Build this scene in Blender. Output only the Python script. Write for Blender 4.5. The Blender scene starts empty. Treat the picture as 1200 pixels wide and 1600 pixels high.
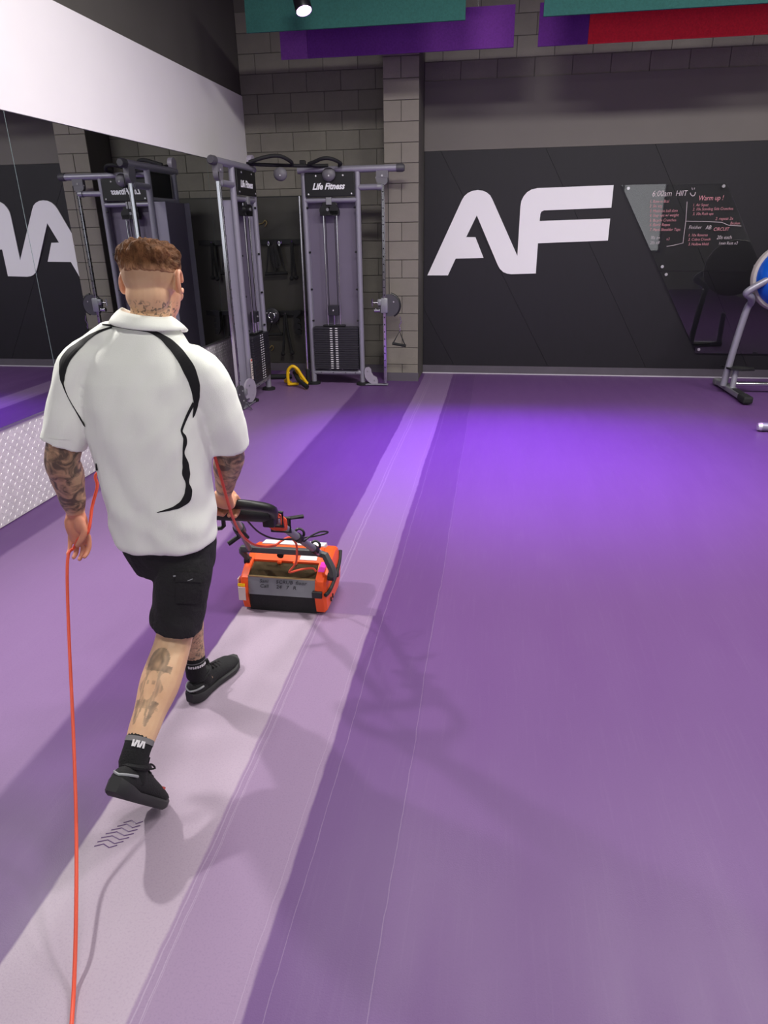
import bpy, bmesh, math, random
from mathutils import Vector, Matrix, noise
from mathutils.bvhtree import BVHTree

random.seed(7)
SC = bpy.context.scene
COL = SC.collection
PI = math.pi

# ------------------------------------------------------------------ camera
F_PX, YAW, PITCH, ROLL = 1061.32, 0.1626, 0.3948, -0.0154
CAM = Vector((3.0693, -8.8357, 1.734))
_fw = Vector((-math.sin(YAW), math.cos(YAW), 0)); _rt = Vector((math.cos(YAW), math.sin(YAW), 0)); _up = Vector((0, 0, 1))
FWD = math.cos(PITCH) * _fw - math.sin(PITCH) * _up
_u2 = math.cos(PITCH) * _up + math.sin(PITCH) * _fw
RIGHT = math.cos(ROLL) * _rt + math.sin(ROLL) * _u2
UP = -math.sin(ROLL) * _rt + math.cos(ROLL) * _u2
cd = bpy.data.cameras.new('camera'); cam = bpy.data.objects.new('camera', cd); COL.objects.link(cam)
cd.sensor_fit = 'VERTICAL'; cd.sensor_height = 36.0; cd.sensor_width = 27.0
cd.lens = F_PX / 1600.0 * 36.0
cd.clip_start = 0.05
cam.matrix_world = Matrix(((RIGHT.x, UP.x, -FWD.x, CAM.x), (RIGHT.y, UP.y, -FWD.y, CAM.y), (RIGHT.z, UP.z, -FWD.z, CAM.z), (0, 0, 0, 1)))
SC.camera = cam
SC.cycles.max_bounces = 7; SC.cycles.diffuse_bounces = 3; SC.cycles.glossy_bounces = 4; SC.cycles.transparent_max_bounces = 8

def ray(x, y):
    return RIGHT * ((x - 600) / F_PX) - UP * ((y - 800) / F_PX) + FWD
def at(x, y, Y):            # the point seen at a pixel, at depth plane Y
    d = ray(x, y); return CAM + d * ((Y - CAM.y) / d.y)
def atz(x, y, z=0.0):
    d = ray(x, y); return CAM + d * ((z - CAM.z) / d.z)

# ------------------------------------------------------------------ view, world, lights
SC.view_settings.view_transform = 'Standard'; SC.view_settings.look = 'None'
SC.view_settings.exposure = 0.0; SC.view_settings.gamma = 1.0; SC.view_settings.use_curve_mapping = False
w = bpy.data.worlds.new('world'); SC.world = w; w.use_nodes = True
w.node_tree.nodes['Background'].inputs[0].default_value = (0.9, 0.93, 1.0, 1)
w.node_tree.nodes['Background'].inputs[1].default_value = 0.05

def add_light(name, kind, loc, target, energy, color=(1, 1, 1), size=0.5, size_y=None, spot=None, blend=0.5, parent=None, spread=None):
    l = bpy.data.lights.new(name, kind); o = bpy.data.objects.new(name, l); COL.objects.link(o)
    l.energy = energy; l.color = color
    if kind == 'AREA':
        l.shape = 'RECTANGLE'; l.size = size; l.size_y = size_y or size
        if spread: l.spread = spread
    else:
        l.shadow_soft_size = size
    if spot: l.spot_size = spot; l.spot_blend = blend
    o.location = loc
    d = (Vector(target) - Vector(loc)).normalized()
    o.rotation_euler = d.to_track_quat('-Z', 'Y').to_euler()
    return o

PANELS = [(2.4, -4.7, 135), (5.0, -4.7, 165), (7.6, -4.7, 130), (3.4, -9.2, 62), (6.8, -9.2, 28)]
CEIL = 4.6
for x, y, e in PANELS:
    add_light('ceiling_panel_glow', 'AREA', (x, y, CEIL - 0.09), (x, y, 0), e, (1.0, 0.97, 0.93), 1.15, 0.55)
SIDE = (0.30, -6.05, 2.72)
add_light('wall_flood_beam', 'SPOT', SIDE, (2.7, -6.6, 0.0), 230, (1.0, 0.96, 0.92), 0.06, spot=1.75, blend=0.8)
PURPLE = (0.34, 0.04, 1.0)
PARS = [((1.31, -2.05, 3.55), (2.4, -3.2, 0)), ((3.3, -1.95, 3.95), (3.3, -3.3, 0)), ((5.3, -1.95, 3.95), (4.3, -3.2, 0))]
for (p, t), e in zip(PARS, (820, 1100, 820)):
    d = (Vector(t) - Vector(p)).normalized()
    add_light('par_can_beam', 'SPOT', Vector(p) + d * 0.14, t, e, PURPLE, 0.05, spot=0.95, blend=1.0)

# ------------------------------------------------------------------ materials
def lin(c):
    r = []
    for v in c:
        v = v / 255.0
        r.append(v / 12.92 if v <= 0.04045 else ((v + 0.055) / 1.055) ** 2.4)
    return (r[0], r[1], r[2], 1.0)
MATS = {}
def mat(name, rgb, rough=0.5, metal=0.0, var=0.0, vscale=8.0, bump=0.0, bscale=60.0, stretch=(1, 1, 1), spec=0.5, objrand=0.0, emit=None, estr=0.0, alpha=1.0, trans=0.0):
    m = bpy.data.materials.new(name); m.use_nodes = True; MATS[name] = m
    nt = m.node_tree; N = nt.nodes; L = nt.links; b = N['Principled BSDF']
    c = lin(rgb)
    b.inputs['Base Color'].default_value = c; b.inputs['Roughness'].default_value = rough; b.inputs['Metallic'].default_value = metal
    b.inputs['Specular IOR Level'].default_value = spec
    if trans: b.inputs['Transmission Weight'].default_value = trans
    if alpha < 1: b.inputs['Alpha'].default_value = alpha
    if emit: b.inputs['Emission Color'].default_value = (*emit, 1); b.inputs['Emission Strength'].default_value = estr
    tc = mp = None
    if var or bump:
        tc = N.new('ShaderNodeTexCoord'); mp = N.new('ShaderNodeMapping'); L.new(tc.outputs['Object'], mp.inputs['Vector']); mp.inputs['Scale'].default_value = stretch
    last = None
    if var:
        n = N.new('ShaderNodeTexNoise'); n.inputs['Scale'].default_value = vscale; n.inputs['Detail'].default_value = 5; L.new(mp.outputs[0], n.inputs['Vector'])
        mr = N.new('ShaderNodeMapRange'); mr.inputs['From Min'].default_value = 0.3; mr.inputs['From Max'].default_value = 0.7
        mr.inputs['To Min'].default_value = 1 - var; mr.inputs['To Max'].default_value = 1 + var; L.new(n.outputs['Fac'], mr.inputs['Value'])
        last = mr.outputs[0]
    if objrand:
        oi = N.new('ShaderNodeObjectInfo'); mr = N.new('ShaderNodeMapRange'); mr.inputs['To Min'].default_value = 1 - objrand; mr.inputs['To Max'].default_value = 1 + objrand
        L.new(oi.outputs['Random'], mr.inputs['Value'])
        if last:
            mm = N.new('ShaderNodeMath'); mm.operation = 'MULTIPLY'; L.new(last, mm.inputs[0]); L.new(mr.outputs[0], mm.inputs[1]); last = mm.outputs[0]
        else: last = mr.outputs[0]
    if last:
        vm = N.new('ShaderNodeVectorMath'); vm.operation = 'SCALE'; vm.inputs[0].default_value = c[:3]; L.new(last, vm.inputs['Scale']); L.new(vm.outputs[0], b.inputs['Base Color'])
    if bump:
        n = N.new('ShaderNodeTexNoise'); n.inputs['Scale'].default_value = bscale; n.inputs['Detail'].default_value = 3; L.new(mp.outputs[0], n.inputs['Vector'])
        bp = N.new('ShaderNodeBump'); bp.inputs['Strength'].default_value = bump; bp.inputs['Distance'].default_value = 0.01; L.new(n.outputs['Fac'], bp.inputs['Height']); L.new(bp.outputs[0], b.inputs['Normal'])
    return m

mat('block_paint', (120, 116, 107), 0.75, var=0.10, vscale=5, bump=0.25, bscale=70, objrand=0.07)
mat('block_paint_pillar', (128, 122, 113), 0.75, var=0.06, vscale=5, bump=0.2, bscale=70, objrand=0.04)
mat('wall_grey', (92, 89, 83), 0.8, var=0.06, vscale=2, bump=0.1, bscale=40)
mat('wall_board_grey', (112, 107, 102), 0.7, var=0.05, vscale=1.5)
mat('wall_dark', (78, 75, 71), 0.8, var=0.06, vscale=2)
mat('wall_white', (236, 232, 234), 0.6, var=0.02, vscale=1.5)
mat('skirting', (92, 86, 96), 0.45, var=0.06, vscale=6)
mat('skirting_edge', (196, 190, 202), 0.4)
mat('panel_black', (21, 17, 26), 0.6, var=0.12, vscale=3, stretch=(6, 1, 1.5))
mat('panel_back', (18, 17, 21), 0.8)
mat('letter_white', (248, 245, 248), 0.4)
mat('mirror', (205, 208, 210), 0.0, 1.0)
mat('mirror_edge', (150, 170, 170), 0.15, 0.4)
mat('dark_glass', (62, 60, 54), 0.4, 0.0, var=0.08, vscale=2)  # dark tint paints the alcove mirror's reflection of the dark room
mat('alu_trim', (190, 188, 190), 0.3, 0.9)
mat('tread_plate', (222, 216, 220), 0.42, 0.25, var=0.08, vscale=10)
mat('frame_lilac', (150, 147, 160), 0.38, 0.35)
mat('shroud_lilac', (112, 104, 122), 0.5, 0.0, var=0.04, vscale=2)
mat('shroud_side', (150, 146, 162), 0.45, 0.2)
mat('chrome', (215, 215, 220), 0.14, 1.0)
mat('cast_grey', (150, 150, 155), 0.4, 0.5)
mat('cover_grey', (108, 106, 112), 0.5)
mat('cover_dark', (72, 70, 76), 0.5)
mat('cover_light', (160, 152, 168), 0.45)
mat('black_plastic', (20, 20, 22), 0.45)
mat('black_rubber', (24, 24, 26), 0.75, bump=0.2, bscale=120)
mat('black_gloss', (14, 14, 17), 0.45)
mat('stack_black', (38, 36, 44), 0.5, objrand=0.05)
mat('label_white', (225, 222, 226), 0.5)
mat('print_white', (245, 245, 248), 0.5)
mat('sticker_cream', (228, 215, 205), 0.5)
mat('print_red', (190, 70, 55), 0.5)
mat('brass', (180, 160, 110), 0.3, 0.8)
mat('yellow_paint', (240, 190, 20), 0.35)
mat('felt_green', (40, 92, 86), 0.95, var=0.12, vscale=60, bump=0.4, bscale=300)
mat('felt_purple', (108, 48, 142), 0.95, var=0.12, vscale=60, bump=0.4, bscale=300)
mat('felt_purple_light', (134, 74, 164), 0.95, var=0.12, vscale=60, bump=0.4, bscale=300)
mat('felt_red', (240, 46, 62), 0.95, var=0.10, vscale=60, bump=0.4, bscale=300)
mat('wire', (90, 90, 92), 0.4, 0.8)
mat('lamp_shell', (22, 20, 28), 0.4, 0.3)
mat('lamp_lens', (255, 250, 255), 0.3, emit=(0.72, 0.35, 1.0), estr=14.0)
mat('lamp_glow', (255, 250, 245), 0.3, emit=(1.0, 0.965, 0.92), estr=6.0)
mat('window_glow', (240, 245, 250), 0.2, emit=(0.96, 0.98, 1.0), estr=1.1)  # glow of the assumed windows behind the camera
mat('orange_plastic', (238, 84, 28), 0.38, var=0.04, vscale=12)
mat('scrub_grey', (132, 136, 140), 0.45)
mat('yoke_grey', (66, 66, 68), 0.5)
mat('tube_grey', (135, 135, 140), 0.35, 0.4)
mat('tank_white', (205, 205, 206), 0.4)
mat('ink_dark', (40, 42, 48), 0.6)
mat('cord_orange', (226, 84, 58), 0.5)
mat('wire_black', (24, 18, 30), 0.5)
mat('pink_lens', (230, 70, 190), 0.15)  # colour of a lamp reflection painted on the scrubber
mat('shirt_white', (247, 250, 241), 0.8, bump=0.12, bscale=450)
mat('shirt_black', (16, 16, 18), 0.8)
mat('shorts_black', (30, 29, 31), 0.85, bump=0.35, bscale=90, var=0.15, vscale=10)
mat('sock_black', (18, 18, 21), 0.9, bump=0.3, bscale=200)
mat('sock_band', (120, 118, 120), 0.9)
mat('shoe_knit', (20, 20, 23), 0.8, bump=0.3, bscale=250)
mat('shoe_sole', (40, 40, 42), 0.65)
mat('reflective_grey', (150, 152, 156), 0.4)
mat('eye_white', (235, 232, 228), 0.3)
mat('hair_brown', (100, 66, 42), 0.85, var=0.45, vscale=55, stretch=(1, 0.4, 0.5), bump=1.0, bscale=160, spec=0.2)
hm = MATS['hair_brown'].node_tree; hbs = hm.nodes['Principled BSDF']; src = hbs.inputs['Base Color'].links[0].from_socket
hat = hm.nodes.new('ShaderNodeAttribute'); hat.attribute_name = 'shaved'; hmx = hm.nodes.new('ShaderNodeMix'); hmx.data_type = 'RGBA'
hm.links.new(hat.outputs['Fac'], hmx.inputs['Factor']); hm.links.new(src, hmx.inputs['A']); hmx.inputs['B'].default_value = lin((180, 136, 104)); hm.links.new(hmx.outputs['Result'], hbs.inputs['Base Color'])
mat('ball_blue', (12, 84, 190), 0.22)
mat('ball_rim', (168, 160, 158), 0.5)
mat('ink_pink', (236, 160, 170), 0.6)
mat('ink_pale', (222, 208, 214), 0.6)
mat('pin_steel', (225, 222, 226), 0.2, 0.6)
mat('ceiling_paint', (70, 69, 70), 0.9)
mat('far_wall', (150, 148, 146), 0.8)

# amber clear window of the scrubber
m = mat('amber_window', (96, 82, 62), 0.08, trans=0.55, var=0.4, vscale=30)
# clear acrylic sheet: mostly see-through, mirror-like at its surface
m = bpy.data.materials.new('acrylic'); m.use_nodes = True; MATS['acrylic'] = m
nt = m.node_tree; nt.nodes.remove(nt.nodes['Principled BSDF'])
tr = nt.nodes.new('ShaderNodeBsdfTransparent'); tr.inputs[0].default_value = (0.96, 0.97, 0.97, 1)
gl = nt.nodes.new('ShaderNodeBsdfGlossy'); gl.inputs['Roughness'].default_value = 0.02; gl.inputs[0].default_value = (1, 1, 1, 1)
fr = nt.nodes.new('ShaderNodeFresnel'); fr.inputs[0].default_value = 1.6
mx = nt.nodes.new('ShaderNodeMixShader'); nt.links.new(fr.outputs[0], mx.inputs[0]); nt.links.new(tr.outputs[0], mx.inputs[1]); nt.links.new(gl.outputs[0], mx.inputs[2])
nt.links.new(mx.outputs[0], nt.nodes['Material Output'].inputs[0])

# vinyl floor: purple with cleaned lanes left by the machine, running along Y
def floor_material():
    m = bpy.data.materials.new('floor_vinyl'); m.use_nodes = True; MATS['floor_vinyl'] = m
    nt = m.node_tree; N = nt.nodes; L = nt.links; b = N['Principled BSDF']
    geo = N.new('ShaderNodeNewGeometry'); sep = N.new('ShaderNodeSeparateXYZ'); L.new(geo.outputs['Position'], sep.inputs[0])
    def noise_tex(scale, detail=4, sc=(1, 1, 1)):
        mp = N.new('ShaderNodeMapping'); mp.inputs['Scale'].default_value = sc; L.new(geo.outputs['Position'], mp.inputs['Vector'])
        n = N.new('ShaderNodeTexNoise'); n.inputs['Scale'].default_value = scale; n.inputs['Detail'].default_value = detail; L.new(mp.outputs[0], n.inputs['Vector']); return n.outputs['Fac']
    def math_(op, a, c):
        q = N.new('ShaderNodeMath'); q.operation = op
        for i, v in enumerate((a, c)):
            if isinstance(v, (int, float)): q.inputs[i].default_value = v
            else: L.new(v, q.inputs[i])
        return q.outputs[0]
    wob = math_('MULTIPLY', math_('SUBTRACT', noise_tex(1.2, 2, (0.3, 1, 1)), 0.5), 0.025)
    wob2 = math_('MULTIPLY', math_('SUBTRACT', noise_tex(30, 3, (1, 0.3, 1)), 0.5), 0.012)
    X = math_('ADD', math_('ADD', sep.outputs['X'], wob), wob2); Y = sep.outputs['Y']
    def step(v, e, soft):
        r = N.new('ShaderNodeMapRange'); r.interpolation_type = 'SMOOTHSTEP'; L.new(v, r.inputs['Value'])
        r.inputs['From Min'].default_value = e - soft; r.inputs['From Max'].default_value = e + soft; return r.outputs[0]
    def inv(v): return math_('SUBTRACT', 1.0, v)
    def band(x0, x1, s=0.006): return math_('MULTIPLY', step(X, x0, s), inv(step(X, x1, s)))
    def rgb(c):
        q = N.new('ShaderNodeRGB'); q.outputs[0].default_value = lin(c); return q.outputs[0]
    def mix(f, a, c):
        q = N.new('ShaderNodeMix'); q.data_type = 'RGBA'; L.new(f, q.inputs['Factor']); L.new(a, q.inputs['A']); L.new(c, q.inputs['B']); return q.outputs['Result']
    near = inv(step(Y, -6.03, 0.01))
    behind = inv(near)
    base = mix(noise_tex(0.8, 3), rgb((88, 55, 109)), rgb((96, 63, 117)))
    base = mix(math_('MULTIPLY', step(X, 2.85, 0.01), 0.2), base, rgb((118, 82, 138)))
    base = mix(math_('MULTIPLY', band(0.28, 1.5, 0.02), 0.40), base, rgb((160, 130, 172)))
    base = mix(math_('MULTIPLY', math_('MULTIPLY', band(2.2, 2.56), behind), 0.38), base, rgb((160, 136, 170)))
    base = mix(math_('MULTIPLY', math_('MULTIPLY', band(2.27, 2.55), near), 0.62), base, rgb((156, 134, 160)))
    base = mix(math_('MULTIPLY', math_('MULTIPLY', band(1.885, 2.275), near), 0.9), base, rgb((170, 154, 170)))
    streak = noise_tex(14, 6, (6, 0.25, 1))
    base = mix(math_('MULTIPLY', step(streak, 0.62, 0.10), 0.012), base, rgb((205, 190, 210)))
    for x0, wd, k in ((2.285, 0.004, 0.18), (2.305, 0.003, 0.18), (2.60, 0.002, 0.15), (2.845, 0.0025, 0.12), (2.31, 0.002, 0.15), (2.53, 0.002, 0.15)):
        base = mix(math_('MULTIPLY', band(x0, x0 + wd, 0.0012), k), base, rgb((206, 192, 210)))
    mottle = noise_tex(160, 2)
    base = mix(math_('MULTIPLY', step(mottle, 0.6, 0.12), 0.12), base, rgb((80, 50, 104)))
    L.new(base, b.inputs['Base Color'])
    rr = N.new('ShaderNodeMapRange'); L.new(noise_tex(3, 4, (2, 0.4, 1)), rr.inputs['Value']); rr.inputs['To Min'].default_value = 0.36; rr.inputs['To Max'].default_value = 0.56
    L.new(rr.outputs[0], b.inputs['Roughness'])
    bp = N.new('ShaderNodeBump'); bp.inputs['Strength'].default_value = 0.15; bp.inputs['Distance'].default_value = 0.002; L.new(noise_tex(220, 2), bp.inputs['Height']); L.new(bp.outputs[0], b.inputs['Normal'])
    b.inputs['Specular IOR Level'].default_value = 0.35
floor_material()

# skin: ink where the tattoo attribute is set, stubble where the fade attribute is set
def skin_material():
    m = bpy.data.materials.new('skin'); m.use_nodes = True; MATS['skin'] = m
    nt = m.node_tree; N = nt.nodes; L = nt.links; b = N['Principled BSDF']
    def attr(n):
        a = N.new('ShaderNodeAttribute'); a.attribute_name = n; return a.outputs['Fac']
    tc = N.new('ShaderNodeTexCoord')
    def nz(scale, detail=4, dist=0.0):
        n = N.new('ShaderNodeTexNoise'); n.inputs['Scale'].default_value = scale; n.inputs['Detail'].default_value = detail; n.inputs['Distortion'].default_value = dist; L.new(tc.outputs['Object'], n.inputs['Vector']); return n.outputs['Fac']
    def mp(v, a, c, t0=0.0, t1=1.0):
        r = N.new('ShaderNodeMapRange'); L.new(v, r.inputs['Value']); r.inputs['From Min'].default_value = a; r.inputs['From Max'].default_value = c; r.inputs['To Min'].default_value = t0; r.inputs['To Max'].default_value = t1; return r.outputs[0]
    def mul(a, c):
        q = N.new('ShaderNodeMath'); q.operation = 'MULTIPLY'
        for i, v in enumerate((a, c)):
            if isinstance(v, (int, float)): q.inputs[i].default_value = v
            else: L.new(v, q.inputs[i])
        return q.outputs[0]
    def rgb(c):
        q = N.new('ShaderNodeRGB'); q.outputs[0].default_value = lin(c); return q.outputs[0]
    def mix(f, a, c):
        q = N.new('ShaderNodeMix'); q.data_type = 'RGBA'; L.new(f, q.inputs['Factor']); L.new(a, q.inputs['A']); L.new(c, q.inputs['B']); return q.outputs['Result']
    base = mix(mp(nz(14), 0.35, 0.65), rgb((214, 168, 132)), rgb((226, 186, 148)))
    base = mix(attr('blush'), base, rgb((214, 132, 108)))
    ink = mul(attr('tattoo'), mp(nz(26, 5, 1.2), 0.40, 0.60, 0.28, 0.88))
    base = mix(ink, base, rgb((58, 52, 50)))
    ink2 = mul(attr('tattoo_fine'), mp(nz(85, 3, 0.8), 0.52, 0.60, 0.0, 0.75))
    base = mix(ink2, base, rgb((66, 60, 58)))
    base = mix(attr('calf_ink'), base, rgb((70, 68, 62)))
    base = mix(attr('fade'), base, rgb((112, 80, 58)))
    L.new(base, b.inputs['Base Color']); b.inputs['Roughness'].default_value = 0.5
    b.inputs['Subsurface Weight'].default_value = 0.06; b.inputs['Subsurface Radius'].default_value = (0.02, 0.008, 0.004)
skin_material()

# ------------------------------------------------------------------ mesh helpers
ORG = {}
class MB:
    def __init__(s): s.v = []; s.f = []
    def add(s, vs, fs):
        o = len(s.v); s.v += [Vector(p) for p in vs]; s.f += [[i + o for i in q] for q in fs]; return s
    def box(s, c, size, rot=None, bev=0.0):
        x, y, z = (t / 2 for t in size); c = Vector(c)
        if bev <= 0:
            vs = [Vector((i * x, j * y, k * z)) for i in (-1, 1) for j in (-1, 1) for k in (-1, 1)]
            fs = [(0, 1, 3, 2), (4, 6, 7, 5), (0, 4, 5, 1), (2, 3, 7, 6), (0, 2, 6, 4), (1, 5, 7, 3)]
        else:
            bm = bmesh.new(); bmesh.ops.create_cube(bm, size=1.0)
            for v in bm.verts: v.co = Vector((v.co.x * 2 * x, v.co.y * 2 * y, v.co.z * 2 * z))
            bmesh.ops.bevel(bm, geom=bm.edges[:], offset=bev, segments=2, affect='EDGES', profile=0.5)
            bm.verts.index_update(); vs = [v.co.copy() for v in bm.verts]; fs = [[v.index for v in f.verts] for f in bm.faces]; bm.free()
        if rot: vs = [rot @ v for v in vs]
        return s.add([c + v for v in vs], fs)
    def tube(s, pts, r, n=10, caps=True, ell=None, ref=None, dome=False):
        pts = [Vector(p) for p in pts]; k = len(pts)
        rs = [r] * k if isinstance(r, (int, float)) else list(r)
        T = []
        for i in range(k):
            a = pts[max(0, i - 1)]; c = pts[min(k - 1, i + 1)]; T.append((c - a).normalized())
        u = Vector(ref) if ref else (Vector((0, 0, 1)) if abs(T[0].z) < 0.9 else Vector((1, 0, 0)))
        rings = []
        for i in range(k):
            u = (u - T[i] * u.dot(T[i])); u.normalize(); v = T[i].cross(u)
            rings.append((pts[i], u.copy(), v, rs[i], T[i]))
        if dome:
            p, uu, vv, r0, t = rings[0]; q, uq, vq, r1, tq = rings[-1]
            pre = [(p - t * r0 * math.sin(a), uu, vv, r0 * math.cos(a), t) for a in (1.35, 0.9, 0.45)]
            post = [(q + tq * r1 * math.sin(a), uq, vq, r1 * math.cos(a), tq) for a in (0.45, 0.9, 1.35)]
            rings = pre + rings + post
        e = ell if ell else (1, 1); o = len(s.v)
        for (p, uu, vv, rr, t) in rings:
            for j in range(n):
                a = 2 * PI * j / n; s.v.append(p + uu * (math.cos(a) * rr * e[0]) + vv * (math.sin(a) * rr * e[1]))
        R = len(rings)
        for i in range(R - 1):
            for j in range(n):
                s.f.append([o + i * n + j, o + i * n + (j + 1) % n, o + (i + 1) * n + (j + 1) % n, o + (i + 1) * n + j])
        if caps:
            s.f.append([o + j for j in reversed(range(n))]); s.f.append([o + (R - 1) * n + j for j in range(n)])
        return s
    def rings(s, rings, caps=True):      # rings: lists of equal length points
        n = len(rings[0]); o = len(s.v)
        for r in rings: s.v += [Vector(p) for p in r]
        for i in range(len(rings) - 1):
            for j in range(n):
                s.f.append([o + i * n + j, o + i * n + (j + 1) % n, o + (i + 1) * n + (j + 1) % n, o + (i + 1) * n + j])
        if caps:
            s.f.append([o + j for j in reversed(range(n))]); s.f.append([o + (len(rings) - 1) * n + j for j in range(n)])
        return s
    def prism(s, poly, a, b):            # poly: 3-D points; extruded from offset a to offset b (vectors)
        a = Vector(a); b = Vector(b); n = len(poly); o = len(s.v)
        s.v += [Vector(p) + a for p in poly] + [Vector(p) + b for p in poly]
        s.f.append([o + i for i in range(n)]); s.f.append([o + n + i for i in reversed(range(n))])
        for i in range(n): s.f.append([o + i, o + n + i, o + n + (i + 1) % n, o + (i + 1) % n])
        return s
    def disc(s, c, axis, r, h, n=20):
        c = Vector(c); a = Vector(axis).normalized(); return s.tube([c - a * h / 2, c + a * h / 2], r, n)
    def ball(s, c, rad, n=16, m=10, rot=None):
        c = Vector(c); o = len(s.v); rings = []
        vs = [Vector((0, 0, -1))]
        for i in range(1, m):
            t = -PI / 2 + PI * i / m
            for j in range(n): vs.append(Vector((math.cos(t) * math.cos(2 * PI * j / n), math.cos(t) * math.sin(2 * PI * j / n), math.sin(t))))
        vs.append(Vector((0, 0, 1)))
        rad = (rad, rad, rad) if isinstance(rad, (int, float)) else rad
        fs = []
        for j in range(n): fs.append([0, 1 + (j + 1) % n, 1 + j])
        for i in range(m - 2):
            for j in range(n): fs.append([1 + i * n + j, 1 + i * n + (j + 1) % n, 1 + (i + 1) * n + (j + 1) % n, 1 + (i + 1) * n + j])
        L_ = len(vs) - 1
        for j in range(n): fs.append([1 + (m - 2) * n + j, 1 + (m - 2) * n + (j + 1) % n, L_])
        vs = [Vector((v.x * rad[0], v.y * rad[1], v.z * rad[2])) for v in vs]
        if rot: vs = [rot @ v for v in vs]
        return s.add([c + v for v in vs], fs)
    def mesh(s, name, org=Vector((0, 0, 0)), fix=True):
        me = bpy.data.meshes.new(name); me.from_pydata([tuple(v - org) for v in s.v], [], s.f)
        if fix:
            bm = bmesh.new(); bm.from_mesh(me); bmesh.ops.recalc_face_normals(bm, faces=bm.faces[:]); bm.to_mesh(me); bm.free()
        me.update(); return me
    def build(s, name, m, parent=None, smooth=False, angle=None, org=None):
        if parent is not None: org = ORG[parent.name]
        org = Vector(org) if org is not None else Vector((0, 0, 0))
        o = bpy.data.objects.new(name, s.mesh(name, org)); COL.objects.link(o)
        o.data.materials.append(MATS[m])
        if parent is not None: o.parent = parent
        else: o.location = org
        ORG[o.name] = org
        if smooth: shade(o.data, angle if angle else 0.7)
        return o
def shade(me, angle=0.7):
    me.polygons.foreach_set('use_smooth', [True] * len(me.polygons))
    bm = bmesh.new(); bm.from_mesh(me)
    for e in bm.edges:
        if len(e.link_faces) == 2 and e.calc_face_angle(0) > angle: e.smooth = False
    bm.to_mesh(me); bm.free()
def thing(name, label, cat, loc, group=None):
    o = bpy.data.objects.new(name, None); COL.objects.link(o); o.location = loc; o.empty_display_size = 0.1
    ORG[o.name] = Vector(loc); tag(o, label, cat, group); return o
def tag(o, label=None, cat=None, group=None, kind=None):
    if label: o['label'] = label
    if cat: o['category'] = cat
    if group: o['group'] = group
    if kind: o['kind'] = kind
    return o
def smooth_path(pts, sub=6):
    pts = [Vector(p) for p in pts]; out = []
    for i in range(len(pts) - 1):
        p0 = pts[max(0, i - 1)]; p1 = pts[i]; p2 = pts[i + 1]; p3 = pts[min(len(pts) - 1, i + 2)]
        for k in range(sub):
            t = k / sub
            out.append(0.5 * ((2 * p1) + (p2 - p0) * t + (2 * p0 - 5 * p1 + 4 * p2 - p3) * t * t + (3 * p1 - p0 - 3 * p2 + p3) * t ** 3))
    out.append(pts[-1]); return out
def interp_r(rs, sub=6):
    out = []
    for i in range(len(rs) - 1):
        for k in range(sub):
            t = k / sub; t = t * t * (3 - 2 * t); out.append(rs[i] * (1 - t) + rs[i + 1] * t)
    out.append(rs[-1]); return out
def text(name, body, m, parent, loc, size, rz=0.0, shear=0.0, bold=0.0, rx=PI / 2, align='LEFT', roll=0.0, sx=1.0):
    cu = bpy.data.curves.new('t', 'FONT'); cu.body = body; cu.size = size; cu.shear = shear; cu.offset = bold; cu.align_x = align; cu.resolution_u = 2
    cu.extrude = 0.0006
    t = bpy.data.objects.new('t', cu); COL.objects.link(t)
    dg = bpy.context.evaluated_depsgraph_get(); me = bpy.data.meshes.new_from_object(t.evaluated_get(dg))
    bpy.data.objects.remove(t); bpy.data.curves.remove(cu)
    M = Matrix.Translation(Vector(loc) - ORG[parent.name]) @ Matrix.Rotation(rz, 4, 'Z') @ Matrix.Rotation(rx, 4, 'X') @ Matrix.Rotation(roll, 4, 'Z') @ Matrix.Diagonal((sx, 1, 1, 1))
    me.transform(M); me.name = name
    o = bpy.data.objects.new(name, me); COL.objects.link(o); me.materials.clear(); me.materials.append(MATS[m]); o.parent = parent; ORG[o.name] = ORG[parent.name]
    return o

# ------------------------------------------------------------------ the room
XR, YB = 9.2, -13.0
fl = MB(); fl.add([(-0.1, YB, 0), (XR, YB, 0), (XR, 0.1, 0), (-0.1, 0.1, 0), (-0.1, YB, -0.1), (XR, YB, -0.1), (XR, 0.1, -0.1), (-0.1, 0.1, -0.1)], [(0, 1, 2, 3), (7, 6, 5, 4), (0, 4, 5, 1), (1, 5, 6, 2), (2, 6, 7, 3), (3, 7, 4, 0)])
floor = tag(fl.build('floor', 'floor_vinyl'), kind='structure')
tag(MB().box((XR / 2, YB / 2, CEIL + 0.05), (XR + 0.2, -YB + 0.2, 0.1)).build('ceiling', 'ceiling_paint'), kind='structure')
tag(MB().box((XR + 0.05, YB / 2, CEIL / 2), (0.1, -YB + 0.2, CEIL)).build('wall_right', 'far_wall'), kind='structure')
tag(MB().box((XR / 2, YB - 0.05, CEIL / 2), (XR + 0.2, 0.1, CEIL)).build('wall_rear', 'far_wall'), kind='structure')
for i_, wx in enumerate((0.4 + 1.2, 4.0, 6.4)):  # assumed unseen windows, added to throw frontal light on the back wall
    o = tag(MB().box((wx, -12.97, 2.2), (2.3, 0.02, 2.3)).build('window_%d' % (i_ + 1), 'window_glow'), kind='structure')
    fr_ = MB()
    for dx in (-1.15, 0, 1.15): fr_.box((wx + dx, -12.95, 2.2), (0.06, 0.07, 2.4))
    for dz in (-1.17, 1.17): fr_.box((wx, -12.95, 2.2 + dz), (2.4, 0.07, 0.06))
    fr_.build('window_frame', 'skirting', o)
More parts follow.
